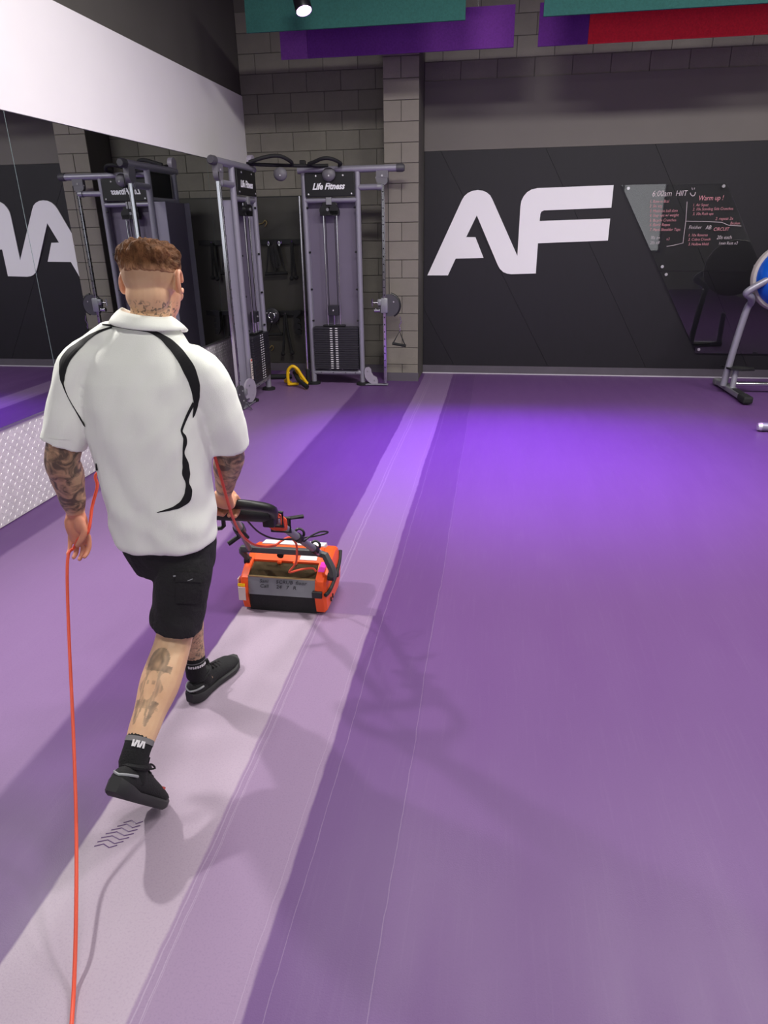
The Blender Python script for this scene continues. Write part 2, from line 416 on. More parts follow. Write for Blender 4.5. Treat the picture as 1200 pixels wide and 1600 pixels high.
wall_left = tag(MB().box((-0.05, YB / 2, CEIL / 2), (0.1, -YB + 0.2, CEIL)).build('wall_left', 'wall_dark'), kind='structure')
MB().box((0.006, -4.9, 2.8155), (0.024, 9.8, 0.745)).build('white_band', 'wall_white', wall_left)

wall_back = tag(MB().box((XR / 2, 0.075, CEIL / 2), (XR + 0.2, 0.15, CEIL)).build('wall_back', 'wall_grey'), kind='structure')
CACHE = {}
def block(x0, x1, z0, z1, yf, parent, m, depth=0.02):
    g = 0.003
    wd, ht = x1 - x0 - 2 * g, z1 - z0 - 2 * g
    if wd < 0.03: return
    key = (round(wd, 3), round(ht, 3), round(depth, 3), m)
    if key not in CACHE:
        b = MB().box((0, 0, 0), (wd, depth, ht), bev=0.004); me = b.mesh('block'); me.materials.append(MATS[m]); CACHE[key] = me
    o = bpy.data.objects.new('block', CACHE[key]); COL.objects.link(o)
    o.location = ((x0 + x1) / 2, yf + depth / 2 + random.uniform(-0.0012, 0.0012), (z0 + z1) / 2); o.parent = parent
for i in range(20):                                     # alcove behind the cable machine
    z0 = 0.2 * i; x = 0.0 if i % 2 == 0 else -0.2
    while x < 1.766:
        block(max(x, 0.0), min(x + 0.4, 1.766), z0, z0 + 0.2, -0.010, wall_back, 'block_paint'); x += 0.4
for i in range(16, 20):                                 # courses showing above the smooth grey band
    z0 = 0.2 * i + 0.03; x = 2.156 if i % 2 == 0 else 1.956
    while x < 8.4:
        block(max(x, 2.156), x + 0.4, z0, z0 + 0.2, -0.010, wall_back, 'block_paint'); x += 0.4
PX0, PX1, PY = 1.766, 2.156, -0.538
pillar = tag(MB().box(((PX0 + PX1) / 2, (PY + 0.012) / 2 + 0.0, CEIL / 2), (PX1 - PX0 - 0.008, -PY - 0.012, CEIL)).build('wall_pillar', 'wall_grey'), kind='structure')
for i in range(20):
    z0 = 0.2 * i
    if i % 2: block(PX0, PX1, z0, z0 + 0.2, PY, pillar, 'block_paint_pillar')
    else:
        block(PX0, PX0 + 0.195, z0, z0 + 0.2, PY, pillar, 'block_paint_pillar'); block(PX0 + 0.195, PX1, z0, z0 + 0.2, PY, pillar, 'block_paint_pillar')
tag(MB().box((5.66, -0.006, 2.9), (7.0, 0.028, 0.69)).build('trim_1', 'wall_board_grey'), kind='structure')['label'] = 'smooth grey painted board above the black wall panels'
sk = MB().box((5.66, -0.012, 0.052), (7.0, 0.024, 0.104)); o = tag(sk.build('baseboard_back', 'skirting'), kind='structure')
MB().box((5.66, -0.028, 0.006), (7.0, 0.012, 0.012)).build('bottom_edge', 'skirting_edge', o)
o = tag(MB().box(((PX0 + PX1) / 2, PY - 0.006, 0.05), (PX1 - PX0 + 0.012, 0.014, 0.1)).build('baseboard_pillar', 'skirting'), kind='structure')
tag(MB().box((PX0 / 2, -0.022, 0.05), (PX0, 0.014, 0.1)).build('baseboard_alcove', 'skirting'), kind='structure')

# black wall panels: sheared boards with a slanting joint
DXZ = 0.57
pw = tag(MB().box((5.66, -0.005, 1.328), (7.0, 0.008, 2.448)).build('wall_panelling', 'panel_back'), kind='structure')
pw['label'] = 'black panelling with slanting joints on the back wall'
def clip(poly, x0, x1):
    for side in (0, 1):
        out = []
        for i in range(len(poly)):
            a, b = poly[i], poly[(i + 1) % len(poly)]
            ia = a[0] >= x0 if side == 0 else a[0] <= x1; ib = b[0] >= x0 if side == 0 else b[0] <= x1; xx = x0 if side == 0 else x1
            if ia: out.append(a)
            if ia != ib:
                t = (xx - a[0]) / (b[0] - a[0]); out.append((xx, a[1] + t * (b[1] - a[1])))
        poly = out
    return poly
zt, zb = 2.552, 0.106
for k in range(-2, 6):
    xt = 2.35 + 1.18 * k + 0.002; g = 0.004
    poly = [(xt, zt), (xt + 1.18 - g, zt), (xt + 1.18 - g + DXZ * (zt - zb), zb), (xt + DXZ * (zt - zb), zb)]
    poly = clip(poly, 2.165, 9.1)
    if len(poly) > 2:
        MB().prism([(x, 0, z) for x, z in poly], (0, -0.009, 0), (0, -0.02, 0)).build('wall_panel', 'panel_black', pw)

# the white AF letters
def afp(x, y):
    p = at(640 + x / 3.3333, 270 + y / 3.3333, -0.02); return (p.x, p.z)
AF = [(93, 534), (200, 534), (240, 447), (385, 443), (343, 335), (295, 335), (350, 222), (458, 478), (470, 500), (488, 517), (508, 525), (530, 528), (657, 524), (668, 367), (1032, 353), (1044, 238), (677, 251), (681, 214), (687, 202), (700, 196),
      (1050, 182), (1062, 64), (665, 80), (635, 87), (612, 101), (594, 122), (582, 146), (577, 175), (561, 432), (432, 140), (420, 118), (403, 103), (380, 93), (355, 90), (328, 94), (304, 105), (285, 122), (272, 143)]
afpoly = [afp(*q) for q in AF]
s = MB().prism([(x, 0, z) for x, z in afpoly], (0, -0.021, 0), (0, -0.034, 0)).build('wall_lettering', 'letter_white', org=(2.2, 0, 1.2))
bm = bmesh.new(); bm.from_mesh(s.data); bmesh.ops.triangulate(bm, faces=[f for f in bm.faces if len(f.verts) > 4]); bm.to_mesh(s.data); bm.free()
tag(s, 'large white letters AF fixed on the black wall panels', 'sign')

# clear acrylic writing boards with handwriting
BT, BM, BB = 2.152, 1.236, 0.296
def bx(z): return 4.403 + (2.14 - z) * 0.58
for nm, z1, z0, lab in (('upper', BT, BM + 0.003, 'clear acrylic board with pink handwritten workout list, upper of the two'), ('lower', BM - 0.003, BB, 'blank clear acrylic board below the handwritten one')):
    t = thing('writing_board', lab, 'board', (bx(z0), -0.04, z0), 'acrylic boards on the black wall')
    MB().prism([(bx(z1), 0, z1), (bx(z1) + 1.116, 0, z1), (bx(z0) + 1.116, 0, z0), (bx(z0), 0, z0)], (0, -0.041, 0), (0, -0.049, 0)).build('sheet', 'acrylic', t)
    for (dx, zz) in ((0.055, z1 - 0.035), (1.065, z1 - 0.035), (0.05, z0 + 0.045), (1.06, z0 + 0.045)):
        pb = MB().disc((bx(zz) + dx - 0.0, -0.0375, zz), (0, 1, 0), 0.012, 0.035, 12); pb.disc((bx(zz) + dx, -0.053, zz), (0, 1, 0), 0.017, 0.008, 14)
        pb.build('standoff_pin', 'pin_steel', t, True)
    if nm == 'upper':
        yb = -0.0505
        def wr(px, py, body, size, m='ink_pink', roll=0.0):
            p = at(px, py, -0.05); text('handwriting', body, m, t, (p.x, yb, p.z), size * 0.85, shear=0.15, roll=roll, sx=0.82, bold=-0.0006)
        def c1(x, y): return 970 + x / 5.714, 280 + y / 5.714
        wr(*c1(275, 155), '6:00am', 0.105, 'ink_pale'); wr(*c1(487, 150), 'HIIT', 0.095, 'ink_pale')
        for y, s_ in ((212, '1. Row-in 8cal'), (252, '2. Ski erg'), (297, '3. Medicine ball slam'), (336, '4. Step ups w/ weight'), (380, '5. Bicycle Crunches'), (420, '6. Battle Ropes'), (464, '7. Plank Shoulder Taps')):
            wr(*c1(255, y), s_, 0.052)
        wr(*c1(262, 535), '30s on', 0.055, 'ink_pale'); wr(*c1(258, 580), '20s off', 0.055, 'ink_pale'); wr(*c1(405, 545), 'x3', 0.05)
        wr(*c1(690, 190), 'Warm up !', 0.085)
        for y, s_ in ((243, '1. Air Squat'), (280, '2. 10x Standing Side Crunches'), (322, '3. 10x Push ups')): wr(*c1(640, y), s_, 0.05)
        wr(*c1(842, 366), '2. repeat 2x', 0.055); wr(*c1(975, 405), 'Broken', 0.05)
        wr(*c1(605, 445), 'Finisher', 0.062, 'ink_pale'); wr(*c1(755, 448), 'AB', 0.07, 'ink_pale'); wr(*c1(825, 462), 'CIRCUIT', 0.062)
        for y, s_ in ((512, '1. 10x Reverse'), (550, '2. Cobra Crunch'), (592, '3. Hollow Hold')): wr(*c1(600, y), s_, 0.05, 'ink_pink')
        wr(*c1(855, 535), '20s each', 0.065, 'ink_pale'); wr(*c1(870, 585), '1min Rest x3', 0.055, 'ink_pale')
        def stroke(pts, r=0.0025, m='ink_pale'):
            P_ = [at(*c1(*q), -0.05) for q in pts]; MB().tube([(p.x, yb - 0.0005, p.z) for p in P_], r, 5).build('drawn_line', m, t)
        stroke([(592, 200), (580, 375), (566, 480), (555, 570), (470, 590), (410, 600)]); stroke([(580, 375), (760, 378), (900, 385), (965, 412), (1075, 418)])
        sm = [(620 + 0, 120), (625, 138), (640, 150), (655, 147), (664, 130), (666, 115)]; stroke(sm, 0.004); stroke([(634, 76), (640, 95)], 0.003); stroke([(658, 76), (655, 92)], 0.003)

# ------------------------------------------------------------------ left wall: mirror and tread plate
ZM0, ZM1 = 0.599, 2.442
mir = thing('wall_mirror', 'long frameless wall mirror under the white band on the left wall', 'mirror', (0, -4.6, ZM0))
seams = [-9.7, -7.62, -4.45, -1.28, -0.02]
for a, b in zip(seams[:-1], seams[1:]):
    MB().box((0.011, (a + b) / 2, (ZM0 + ZM1) / 2), (0.010, b - a - 0.005, ZM1 - ZM0 - 0.01)).build('mirror_panel', 'mirror', mir)
for y in seams[1:-1]: MB().box((0.0115, y, (ZM0 + ZM1) / 2), (0.009, 0.006, ZM1 - ZM0 - 0.01)).build('seam', 'mirror_edge', mir)
MB().box((0.012, -4.86, ZM0 + 0.001), (0.020, 9.7, 0.014)).build('bottom_channel', 'alu_trim', mir)
MB().box((0.003, -4.86, 1.52), (0.005, 9.68, 1.82)).build('backing', 'black_plastic', mir)
tp = thing('tread_plate_panel', 'silver tread plate kick panel below the left wall mirror', 'kick plate', (0, -4.6, 0))
MB().box((0.004, -4.86, 0.298), (0.008, 9.7, 0.586)).build('plate', 'tread_plate', tp)
lz = MB(); st = 0.034
ny = int(6.2 / st)
for j in range(ny):
    for k in range(17):
        y = -7.3 + j * st; z = 0.02 + k * st
        d = 1 if (j + k) % 2 else -1
        cx, L2, W2 = 0.0080, 0.0145, 0.0036
        ax = Vector((0, 0.7071, 0.7071 * d)); bx_ = Vector((0, -0.7071 * d, 0.7071))
        c = Vector((cx, y, z)); h = Vector((0.0022, 0, 0))
        lz.add([c - ax * L2, c - bx_ * W2, c + ax * L2, c + bx_ * W2, c + h - ax * L2 * 0.5, c + h + ax * L2 * 0.5], [(0, 1, 4), (1, 5, 4), (1, 2, 5), (2, 3, 5), (3, 4, 5), (3, 0, 4)])
tag(lz.build('raised_tread', 'tread_plate', tp), kind='stuff')

# ------------------------------------------------------------------ ceiling baffles and lamps
def baffle(lab, m, x0, x1, y, z0, z1, name='ceiling_baffle', extra=None):
    t = thing(name, lab, 'baffle', ((x0 + x1) / 2, y, z0), 'felt baffles under the ceiling')
    MB().box(((x0 + x1) / 2, y, (z0 + z1) / 2), (x1 - x0, 0.024, z1 - z0), bev=0.002).build('felt_panel', m, t)
    if extra: MB().box(((extra[1] + extra[2]) / 2, y, (z0 + z1) / 2), (extra[2] - extra[1], 0.024, z1 - z0), bev=0.002).build('end_panel', extra[0], t)
    xs = extra[1] if extra else x0
    for xx in (xs + 0.35, x1 - 0.35): MB().tube([(xx, y, z1 - 0.01), (xx, y, CEIL)], 0.003, 6).build('hanging_wire', 'wire', t)
baffle('purple felt baffle with a lighter left end, beside the block pillar', 'felt_purple', 1.085, 3.113, -1.0, 3.325, 3.665, extra=('felt_purple_light', 0.806, 1.083))
baffle('left green felt baffle hanging in front of the purple baffle', 'felt_green', 0.664, 2.678, -1.6, 3.425, 3.80)
baffle('red felt baffle with a purple left end, high on the right', 'felt_red', 3.802, 6.2, -1.0, 3.319, 3.665, extra=('felt_purple', 3.34, 3.80))
baffle('right green felt baffle hanging in front of the red baffle', 'felt_green', 3.352, 6.0, -1.6, 3.415, 3.80)

for i, (p, t_) in enumerate(PARS):
    p = Vector(p); d = (Vector(t_) - p).normalized()
    t = thing('par_can', ('purple spot lamp glowing in front of the left green baffle', 'purple spot lamp under the ceiling above the wall letters', 'purple spot lamp under the ceiling above the writing board')[i], 'lamp', p, 'purple spot lamps')
    q = d.to_track_quat('Z', 'Y').to_matrix()
    rs = [(-0.13, 0.03), (-0.12, 0.055), (-0.05, 0.062), (0.0, 0.07), (0.10, 0.072), (0.115, 0.066), (0.10, 0.064)]
    rings = [[p + q @ Vector((math.cos(2 * PI * j / 20) * r, math.sin(2 * PI * j / 20) * r, z)) for j in range(20)] for z, r in rs]
    MB().rings(rings).build('housing', 'lamp_shell', t, True)
    MB().tube([p + d * 0.102, p + d * 0.112], 0.063, 20).build('lens', 'lamp_lens', t)
    br = MB(); sx = q @ Vector((1, 0, 0)); br.tube([p + sx * 0.075, p + sx * 0.08 + Vector((0, 0, 0.12)), p - sx * 0.08 + Vector((0, 0, 0.12)), p - sx * 0.075], 0.007, 8); br.tube([p + Vector((0, 0, 0.12)), (p.x, p.y, CEIL)], 0.012, 8)
    br.build('bracket', 'lamp_shell', t)
for i, (x, y, e) in enumerate(PANELS):
    t = thing('ceiling_light', 'flat white ceiling light panel out of view over the gym floor', 'ceiling light', (x, y, CEIL - 0.08), 'ceiling light panels')
    MB().box((x, y, CEIL - 0.04), (1.25, 0.65, 0.08), bev=0.006).build('frame', 'frame_lilac', t)
    MB().box((x, y, CEIL - 0.083), (1.17, 0.57, 0.006)).build('diffuser', 'lamp_glow', t)
t = thing('wall_flood_lamp', 'white flood lamp bracketed on the left wall beyond the frame', 'lamp', (0, SIDE[1], SIDE[2]))
dd = (Vector((2.7, -6.6, 0)) - Vector(SIDE)).normalized(); qq = dd.to_track_quat('Z', 'Y').to_matrix()
MB().box(Vector(SIDE) - dd * 0.12, (0.2, 0.2, 0.10), rot=qq, bev=0.01).build('housing', 'lamp_shell', t)
MB().tube([(0.018, SIDE[1], SIDE[2] + 0.05), Vector(SIDE) - dd * 0.14], 0.015, 8).build('bracket', 'lamp_shell', t)

# ------------------------------------------------------------------ dual cable machine
cm = thing('cable_machine', 'grey corner cable machine with two weight towers and pull-up bar', 'gym machine', (0.9, -1.0, 0))
def tower(org, u, v, rz, carriage_z, handle):
    org = Vector(org); u = Vector(u); v = Vector(v); Z = Vector((0, 0, 1))
    def P(a, b, z): return org + u * a + v * b + Z * z
    R3 = Matrix((u, v, Z)).transposed()
    def box(name, c, size, m, par=cm, bev=0.0, mb=None):
        b = (mb or MB()).box(P(*c), size, rot=R3, bev=bev); return b.build(name, m, par) if name else b
    def tube(name, pts, r, m, par=cm, n=14, **k): return MB().tube([P(*q) for q in pts], r, n, **k).build(name, m, par, True)
    W = 0.60
    ups = []
    for a in (0, W):
        up = tube('upright', [(a, 0, 0.02), (a, 0, 2.31)], 0.031, 'frame_lilac'); ups.append(up)
        MB().tube([P(a, 0, 0.0), P(a, 0, 0.022), P(a, 0, 0.032)], (0.075, 0.075, 0.05), 20).build('foot', 'black_rubber', up, True)
        for z in (0.45, 0.75, 1.1, 1.5, 1.96): MB().disc(P(a + (0.035 if a == 0 else -0.035), 0.02, z), u, 0.011, 0.02, 8).build('bolt', 'black_plastic', up)
    tb = tube('top_beam', [(-0.06, 0, 2.335), (1.07, 0, 2.335)], 0.036, 'frame_lilac')
    MB().tube([P(1.03, 0, 2.335), P(1.095, 0, 2.335), P(1.115, 0, 2.335)], (0.041, 0.041, 0.03), 16).build('end_cap', 'cover_dark', tb, True)
    tube('cross_tube', [(0, 0, 2.035), (W, 0, 2.035)], 0.028, 'frame_lilac')
    lo = tube('cross_tube', [(0, 0, 0.145), (W, 0, 0.145)], 0.03, 'frame_lilac')
    for a in (0.1, 0.25, 0.4, 0.52): MB().disc(P(a, 0.03, 0.145), v, 0.006, 0.006, 8).build('bolt', 'black_plastic', lo)
    # logo panel
    sg = box('logo_panel', (W / 2, 0.034, 2.185), (0.555, 0.02, 0.235), 'black_gloss', bev=0.008)
    for a in (0.06, W - 0.06):
        for z in (2.095, 2.275): MB().disc(P(a if z < 2.2 else a + (0.09 if a < 0.3 else -0.09), 0.046, z), v, 0.009, 0.006, 10).build('bolt', 'pin_steel', sg)
    left = P(0.105, 0.0, 2.142) if rz == 0 else P(W - 0.105, 0.0, 2.142)
    text('lettering', 'Life Fitness', 'print_white', sg, left + v * 0.0455, 0.088, rz=rz, shear=0.35, bold=0.003, sx=0.90)
    # shroud behind the frame
    box('rear_shroud', (W / 2, -0.085, 1.07), (W - 0.03, 0.02, 1.90), 'shroud_lilac')
    for a in (0.012, W - 0.012): box('shroud_side', (a, -0.085, 1.07), (0.016, 0.13, 1.90), 'shroud_side', bev=0.004)
    # guide rods and pulleys
    mid = W / 2 - 0.02
    for s_ in (-1, 1): tube('guide_rod', [(mid + s_ * 0.075, 0, 0.17), (mid + s_ * 0.075, 0, 2.0)], 0.009, 'chrome', n=10)
    for s_ in (-1, 1): tube('cable', [(mid + s_ * 0.052, 0.004, 0.9), (mid + s_ * 0.052, 0.004, 1.86)], 0.004, 'black_plastic', n=6)
    pb = MB(); box(None, (mid, 0.0, 1.905), (0.21, 0.075, 0.055), None, bev=0.006, mb=pb); box(None, (mid, 0.0, 1.985), (0.16, 0.06, 0.05), None, bev=0.006, mb=pb)
    for s_ in (-1, 1): pb.disc(P(mid + s_ * 0.055, 0.02, 1.93), v, 0.055, 0.035, 18)
    pb = pb.build('pulley_block', 'black_plastic', cm)
    MB().disc(P(mid - 0.015, 0.045, 1.94), v, 0.016, 0.012, 10).build('axle', 'cast_grey', pb, True)
    box('bracket', (mid, 0.018, 2.025), (0.062, 0.055, 0.075), 'cast_grey', bev=0.004)
    sb = box('selector_block', (mid, 0.0, 0.865), (0.115, 0.06, 0.115), 'stack_black', bev=0.006)
    MB().disc(P(mid, 0.034, 0.868), v, 0.009, 0.008, 10).build('bolt', 'pin_steel', sb)
    tube('selector_stem', [(mid, 0, 0.66), (mid, 0, 0.82)], 0.010, 'chrome', n=8)
    hd = box('stack_head', (mid, 0, 0.693), (0.26, 0.07, 0.02), 'black_plastic', bev=0.004)
    # weight stack: plates with a label each
    n = 19; z0, z1 = 0.19, 0.68; h = (z1 - z0) / n
    key = 'plate%d' % int(rz * 10)
    for k in range(n):
        if key not in CACHE:
            me = MB().box((0, 0, 0), (0.53, 0.115, h - 0.0022), rot=R3, bev=0.003).mesh('weight_plate'); me.materials.append(MATS['stack_black']); CACHE[key] = me
        o = bpy.data.objects.new('weight_plate', CACHE[key]); COL.objects.link(o); o.location = P(W / 2, 0.0, z0 + h * (k + 0.5)) - ORG[cm.name]; o.parent = cm; ORG[o.name] = ORG[cm.name]
    lb = MB()
    for k in range(n):
        for s_ in (-1, 1): lb.box(P(mid + s_ * 0.032, 0.0585, z0 + h * (k + 0.5)), (0.03, 0.002, h * 0.42), rot=R3)
    tag(lb.build('weight_labels', 'label_white', cm), kind='stuff')
    # adjustable pulley rail
    rx = 0.885 if rz == 0 else 0.965
    rv = 0.03 if rz == 0 else 0.0
    tube('strut', [(W, 0, 2.155), (rx, rv, 2.155)], 0.030, 'frame_lilac')
    tube('strut_collar', [(rx - 0.06, rv, 2.155), (rx - 0.02, rv, 2.155)], 0.036, 'cast_grey')
    rl = box('rail', (rx, rv, 1.10), (0.036, 0.046, 2.15), 'chrome', bev=0.008)
    ho = MB()
    for k in range(24):
        zz = 0.22 + k * 0.082
        ho.disc(P(rx - 0.0195, rv, zz), u, 0.009, 0.004, 8); ho.disc(P(rx, rv + 0.0235, zz), v, 0.008, 0.003, 8)
    ho.build('adjustment_holes', 'black_plastic', rl)
    box('base_strap', ((W + rx) / 2 + 0.02, 0.03, 0.014), (rx - W + 0.02, 0.06, 0.012), 'frame_lilac', bev=0.003)
    # bone-shaped lower pulley cover, flat in the plane of the tower
    bc = [(W + 0.045, 0.21), (W + 0.085, 0.215), (W + 0.11, 0.19), (W + 0.115, 0.15), (W + 0.135, 0.115), (W + 0.175, 0.095), (W + 0.19, 0.055), (W + 0.19, 0.012), (W + 0.12, 0.012), (W + 0.07, 0.05), (W + 0.04, 0.09), (W + 0.03, 0.14), (W + 0.032, 0.18)]
    lc = MB().prism([P(a, 0, z) for a, z in bc], v * 0.005, v * 0.035).build('pulley_cover', 'cover_light', cm)
    for a, z in ((W + 0.07, 0.17), (W + 0.15, 0.06)): MB().disc(P(a, 0.038, z), v, 0.008, 0.006, 8).build('bolt', 'cast_grey', lc)
    # top pulley under the beam end
    tp_ = MB().disc(P(rx - 0.01, 0.0, 2.235), v, 0.068, 0.05, 22); tp_.box(P(rx - 0.01, 0, 2.28), (0.13, 0.056, 0.075), rot=R3)
    tp_ = tp_.build('top_pulley', 'cover_grey', cm, True)
    MB().disc(P(rx - 0.01, 0.03, 2.262), v, 0.011, 0.008, 10).build('bolt', 'pin_steel', tp_)
    MB().disc(P(rx - 0.075, 0.015, 2.245), v, 0.010, 0.008, 8).build('bolt', 'pin_steel', tp_)
    # sliding carriage
    cz = carriage_z
    ca = MB(); box(None, (rx, rv, cz), (0.085, 0.085, 0.165), None, bev=0.012, mb=ca); box(None, (rx - 0.055, 0.04, cz + 0.035), (0.05, 0.06, 0.07), None, bev=0.012, mb=ca)
    ca = ca.build('carriage', 'cast_grey', cm, True)
    kn = MB(); kn.tube([P(rx - 0.05, 0.045, cz - 0.055), P(rx - 0.115, 0.045, cz - 0.055)], (0.022, 0.026), 12); kn.tube([P(rx - 0.08, 0.045, cz + 0.03), P(rx - 0.14, 0.05, cz + 0.03)], 0.008, 8); kn.tube([P(rx - 0.14, 0.05, cz - 0.01), P(rx - 0.14, 0.05, cz + 0.07)], 0.010, 8)
    kn.build('release_knob', 'chrome', ca, True)
    pc = MB(); pc.disc(P(rx + 0.05, 0.03, cz + 0.0), v, 0.122, 0.03, 30)
    pc = pc.build('swivel_pulley', 'cover_dark', ca, True)
    if rz == 0:
        pts = [P(rx + 0.05 + 0.126 * math.cos(a), 0.03, cz + 0.126 * math.sin(a)) for a in [1.4 - 0.25 * i for i in range(11)]]
        MB().tube(pts, 0.016, 8).build('rim_guard', 'black_plastic', pc, True)
    for a in (0.6, 2.2, 3.9): MB().disc(P(rx + 0.05 + 0.07 * math.cos(a), 0.047, cz + 0.07 * math.sin(a)), v, 0.009, 0.005, 8).build('bolt', 'pin_steel', pc)
    tube('cable', [(rx + 0.055, 0.03, cz + 0.1), (rx + 0.055, 0.03, 2.24)], 0.004, 'black_plastic', n=6)
    return P, rx
PA, RXA = tower((0.915, -0.80, 0), (1, 0, 0), (0, -1, 0), 0.0, 0.925, True)
PB, RXB = tower((0.455, -1.17, 0), (0, -1, 0), (1, 0, 0), PI / 2, 0.14, False)
# warning sticker on the near upright of the wall tower
st_ = MB().box((0.50, -1.805, 0.36), (0.003, 0.05, 0.22)).build('warning_sticker', 'sticker_cream', cm)
MB().box((0.5022, -1.805, 0.455), (0.002, 0.036, 0.02)).build('red_mark', 'print_red', st_)
for k in range(6): MB().box((0.5022, -1.805, 0.42 - 0.025 * k), (0.002, 0.034, 0.008)).build('print_line', 'ink_dark', st_)
MB().tube([(0.50, -2.08, 0.06), (0.60, -2.18, 0.012)], 0.006, 8).build('release_pin', 'chrome', cm)
# round cover plate at the foot of the wall tower
b = MB().disc((0.52, -1.98, 0.17), (1, -0.15, 0), 0.125, 0.02, 30).build('base_pulley_cover', 'cover_light', cm, True)
for dy, dz in ((-0.03, 0.06), (0.04, -0.06)): MB().disc((0.533, -1.98 + dy, 0.17 + dz), (1, -0.15, 0), 0.009, 0.008, 8).build('bolt', 'cast_grey', b)
# light discs on the tower heads at the inner corner
for c, ax in (((0.455, -1.17, 2.405), (1, 0, 0)),): MB().disc(c, ax, 0.062, 0.05, 22).build('head_pulley', 'cover_light', cm, True)
MB().box((0.915, -0.8, 2.40), (0.06, 0.06, 0.07), bev=0.008).build('head_cap', 'black_plastic', cm)
# pull-up bars
pu = MB()
main = [(0.455, -1.30, 2.375), (0.62, -1.16, 2.37), (0.80, -1.04, 2.37), (1.0, -0.92, 2.37), (1.20, -0.82, 2.375)]
pu.tube(smooth_path(main, 4), 0.018, 12)
b1 = pu.build('pull_up_bar', 'black_rubber', cm, True)
gp = MB(); gp.tube(smooth_path([(0.49, -1.33, 2.385), (0.60, -1.32, 2.415), (0.70, -1.27, 2.44), (0.80, -1.22, 2.44), (0.87, -1.12, 2.40), (0.86, -1.03, 2.38)], 4), 0.019, 12); gp.build('grip', 'black_rubber', b1, True)
gp = MB(); gp.tube(smooth_path([(1.02, -0.95, 2.385), (1.10, -1.0, 2.40), (1.20, -1.04, 2.425), (1.29, -1.02, 2.42), (1.36, -0.92, 2.385), (1.33, -0.84, 2.375)], 4), 0.019, 12); gp.build('grip', 'black_rubber', b1, True)
for c in ((0.745, -1.10, 2.285), (1.215, -0.87, 2.285)):
    g = MB().ball(c, (0.075, 0.045, 0.068), 18, 12).build('end_pad', 'cover_grey', b1, True); MB().disc((c[0] + 0.01, c[1] - 0.044, c[2] - 0.015), (0, 1, 0), 0.008, 0.006, 8).build('bolt', 'pin_steel', g)

# stirrup handle hanging on the pillar side
t = thing('stirrup_handle', 'black stirrup handle hanging from the cable by the pillar', 'cable handle', PA(RXA + 0.15, 0.03, 0.50))
hx = PA(RXA + 0.17, 0.03, 0).x; hy = -0.83
MB().tube(smooth_path([(hx + 0.01, hy, 0.80), (hx + 0.012, hy, 0.77), (hx + 0.022, hy, 0.745), (hx + 0.008, hy, 0.72), (hx + 0.0, hy, 0.69), (hx + 0.012, hy, 0.665), (hx + 0.002, hy, 0.635)], 3), 0.006, 6).build('carabiner', 'chrome', t, True)
MB().tube([(hx - 0.075, hy, 0.50), (hx, hy, 0.635), (hx + 0.065, hy, 0.475)], 0.007, 6).build('strap', 'black_plastic', t)
MB().tube([(hx - 0.085, hy, 0.497), (hx + 0.075, hy, 0.47)], 0.016, 12).build('grip', 'black_rubber', t, True)

# alcove mirror, its dark reflection put into a dark tint
o = tag(MB().box((0.56, -0.021, 1.11), (1.0, 0.012, 2.0)).build('alcove_panel', 'dark_glass', org=(0.56, -0.021, 0.11)), 'dark glossy panel on the alcove wall behind the hanging handles', 'wall panel')
MB().box((0.56, -0.022, 2.116), (1.0, 0.016, 0.012)).build('top_edge', 'black_plastic', o)
for (x, z, l) in ((0.165, 1.812, 'small brass hook high on the dark alcove panel'), (0.132, 0.294, 'small brass hook low on the dark alcove panel')):
    MB().tube(smooth_path([(x - 0.06, -0.04, z), (x, -0.05, z + 0.01), (x + 0.03, -0.05, z + 0.04), (x + 0.05, -0.05, z + 0.01), (x + 0.02, -0.05, z - 0.03)], 4), 0.007, 6).build('wall_hook', 'brass', org=(x, -0.03, z))
    tag(bpy.data.objects[-1] if False else COL.objects[-1], l, 'hook', 'brass hooks in the alcove')

# accessory rails and what hangs on them
for z, lab in ((1.603, 'upper black accessory rail with straps in the alcove'), (0.748, 'lower black accessory rail with ropes in the alcove')):
    t = thing('accessory_rail', lab, 'rail', (0.40, -0.06, z), 'accessory rails in the alcove')
    MB().box((0.42, -0.062, z), (0.62, 0.02, 0.062), bev=0.004).build('bar', 'black_plastic', t)
    for x in (0.14, 0.70): MB().box((x, -0.043, z), (0.03, 0.03, 0.05)).build('bracket', 'black_plastic', t)
    for x in ((0.237, 0.36, 0.40, 0.537) if z > 1 else (0.233, 0.388, 0.563)): MB().tube([(x, -0.07, z - 0.005), (x, -0.115, z - 0.012), (x, -0.12, z + 0.015)], 0.006, 6).build('hook', 'chrome', t)
def strap_handle(x, ztop, zbot, lab, wdt=0.05, y=-0.112, tilt=0.0):
    t = thing('strap_handle', lab, 'cable handle', (x, y, zbot), 'handles on the accessory rails')
    for s_ in (-1, 1): MB().tube([(x, y, ztop), (x + s_ * wdt * 0.45, y, (ztop + zbot) / 2), (x + s_ * wdt + tilt, y, zbot + 0.02)], 0.008, 6, ell=(1, 0.5)).build('strap', 'black_plastic', t)
    MB().tube([(x - wdt - 0.02 + tilt, y, zbot), (x + wdt + 0.02 + tilt, y, zbot + 0.006)], 0.02, 10).build('grip', 'black_rubber', t, True)
    MB().tube(smooth_path([(x - 0.012, y, ztop), (x, y, ztop + 0.022), (x + 0.012, y, ztop), (x, y, ztop - 0.03), (x - 0.012, y, ztop)], 3), 0.005, 6).build('ring', 'chrome', t, True)
strap_handle(0.237, 1.59, 1.23, 'strap handle with bright clip, leftmost on the upper rail')
strap_handle(0.375, 1.59, 1.235, 'strap handle hanging beside the bunched black strap', 0.06)
strap_handle(0.233, 0.715, 0.485, 'stirrup handle hanging under the round disc', 0.085)
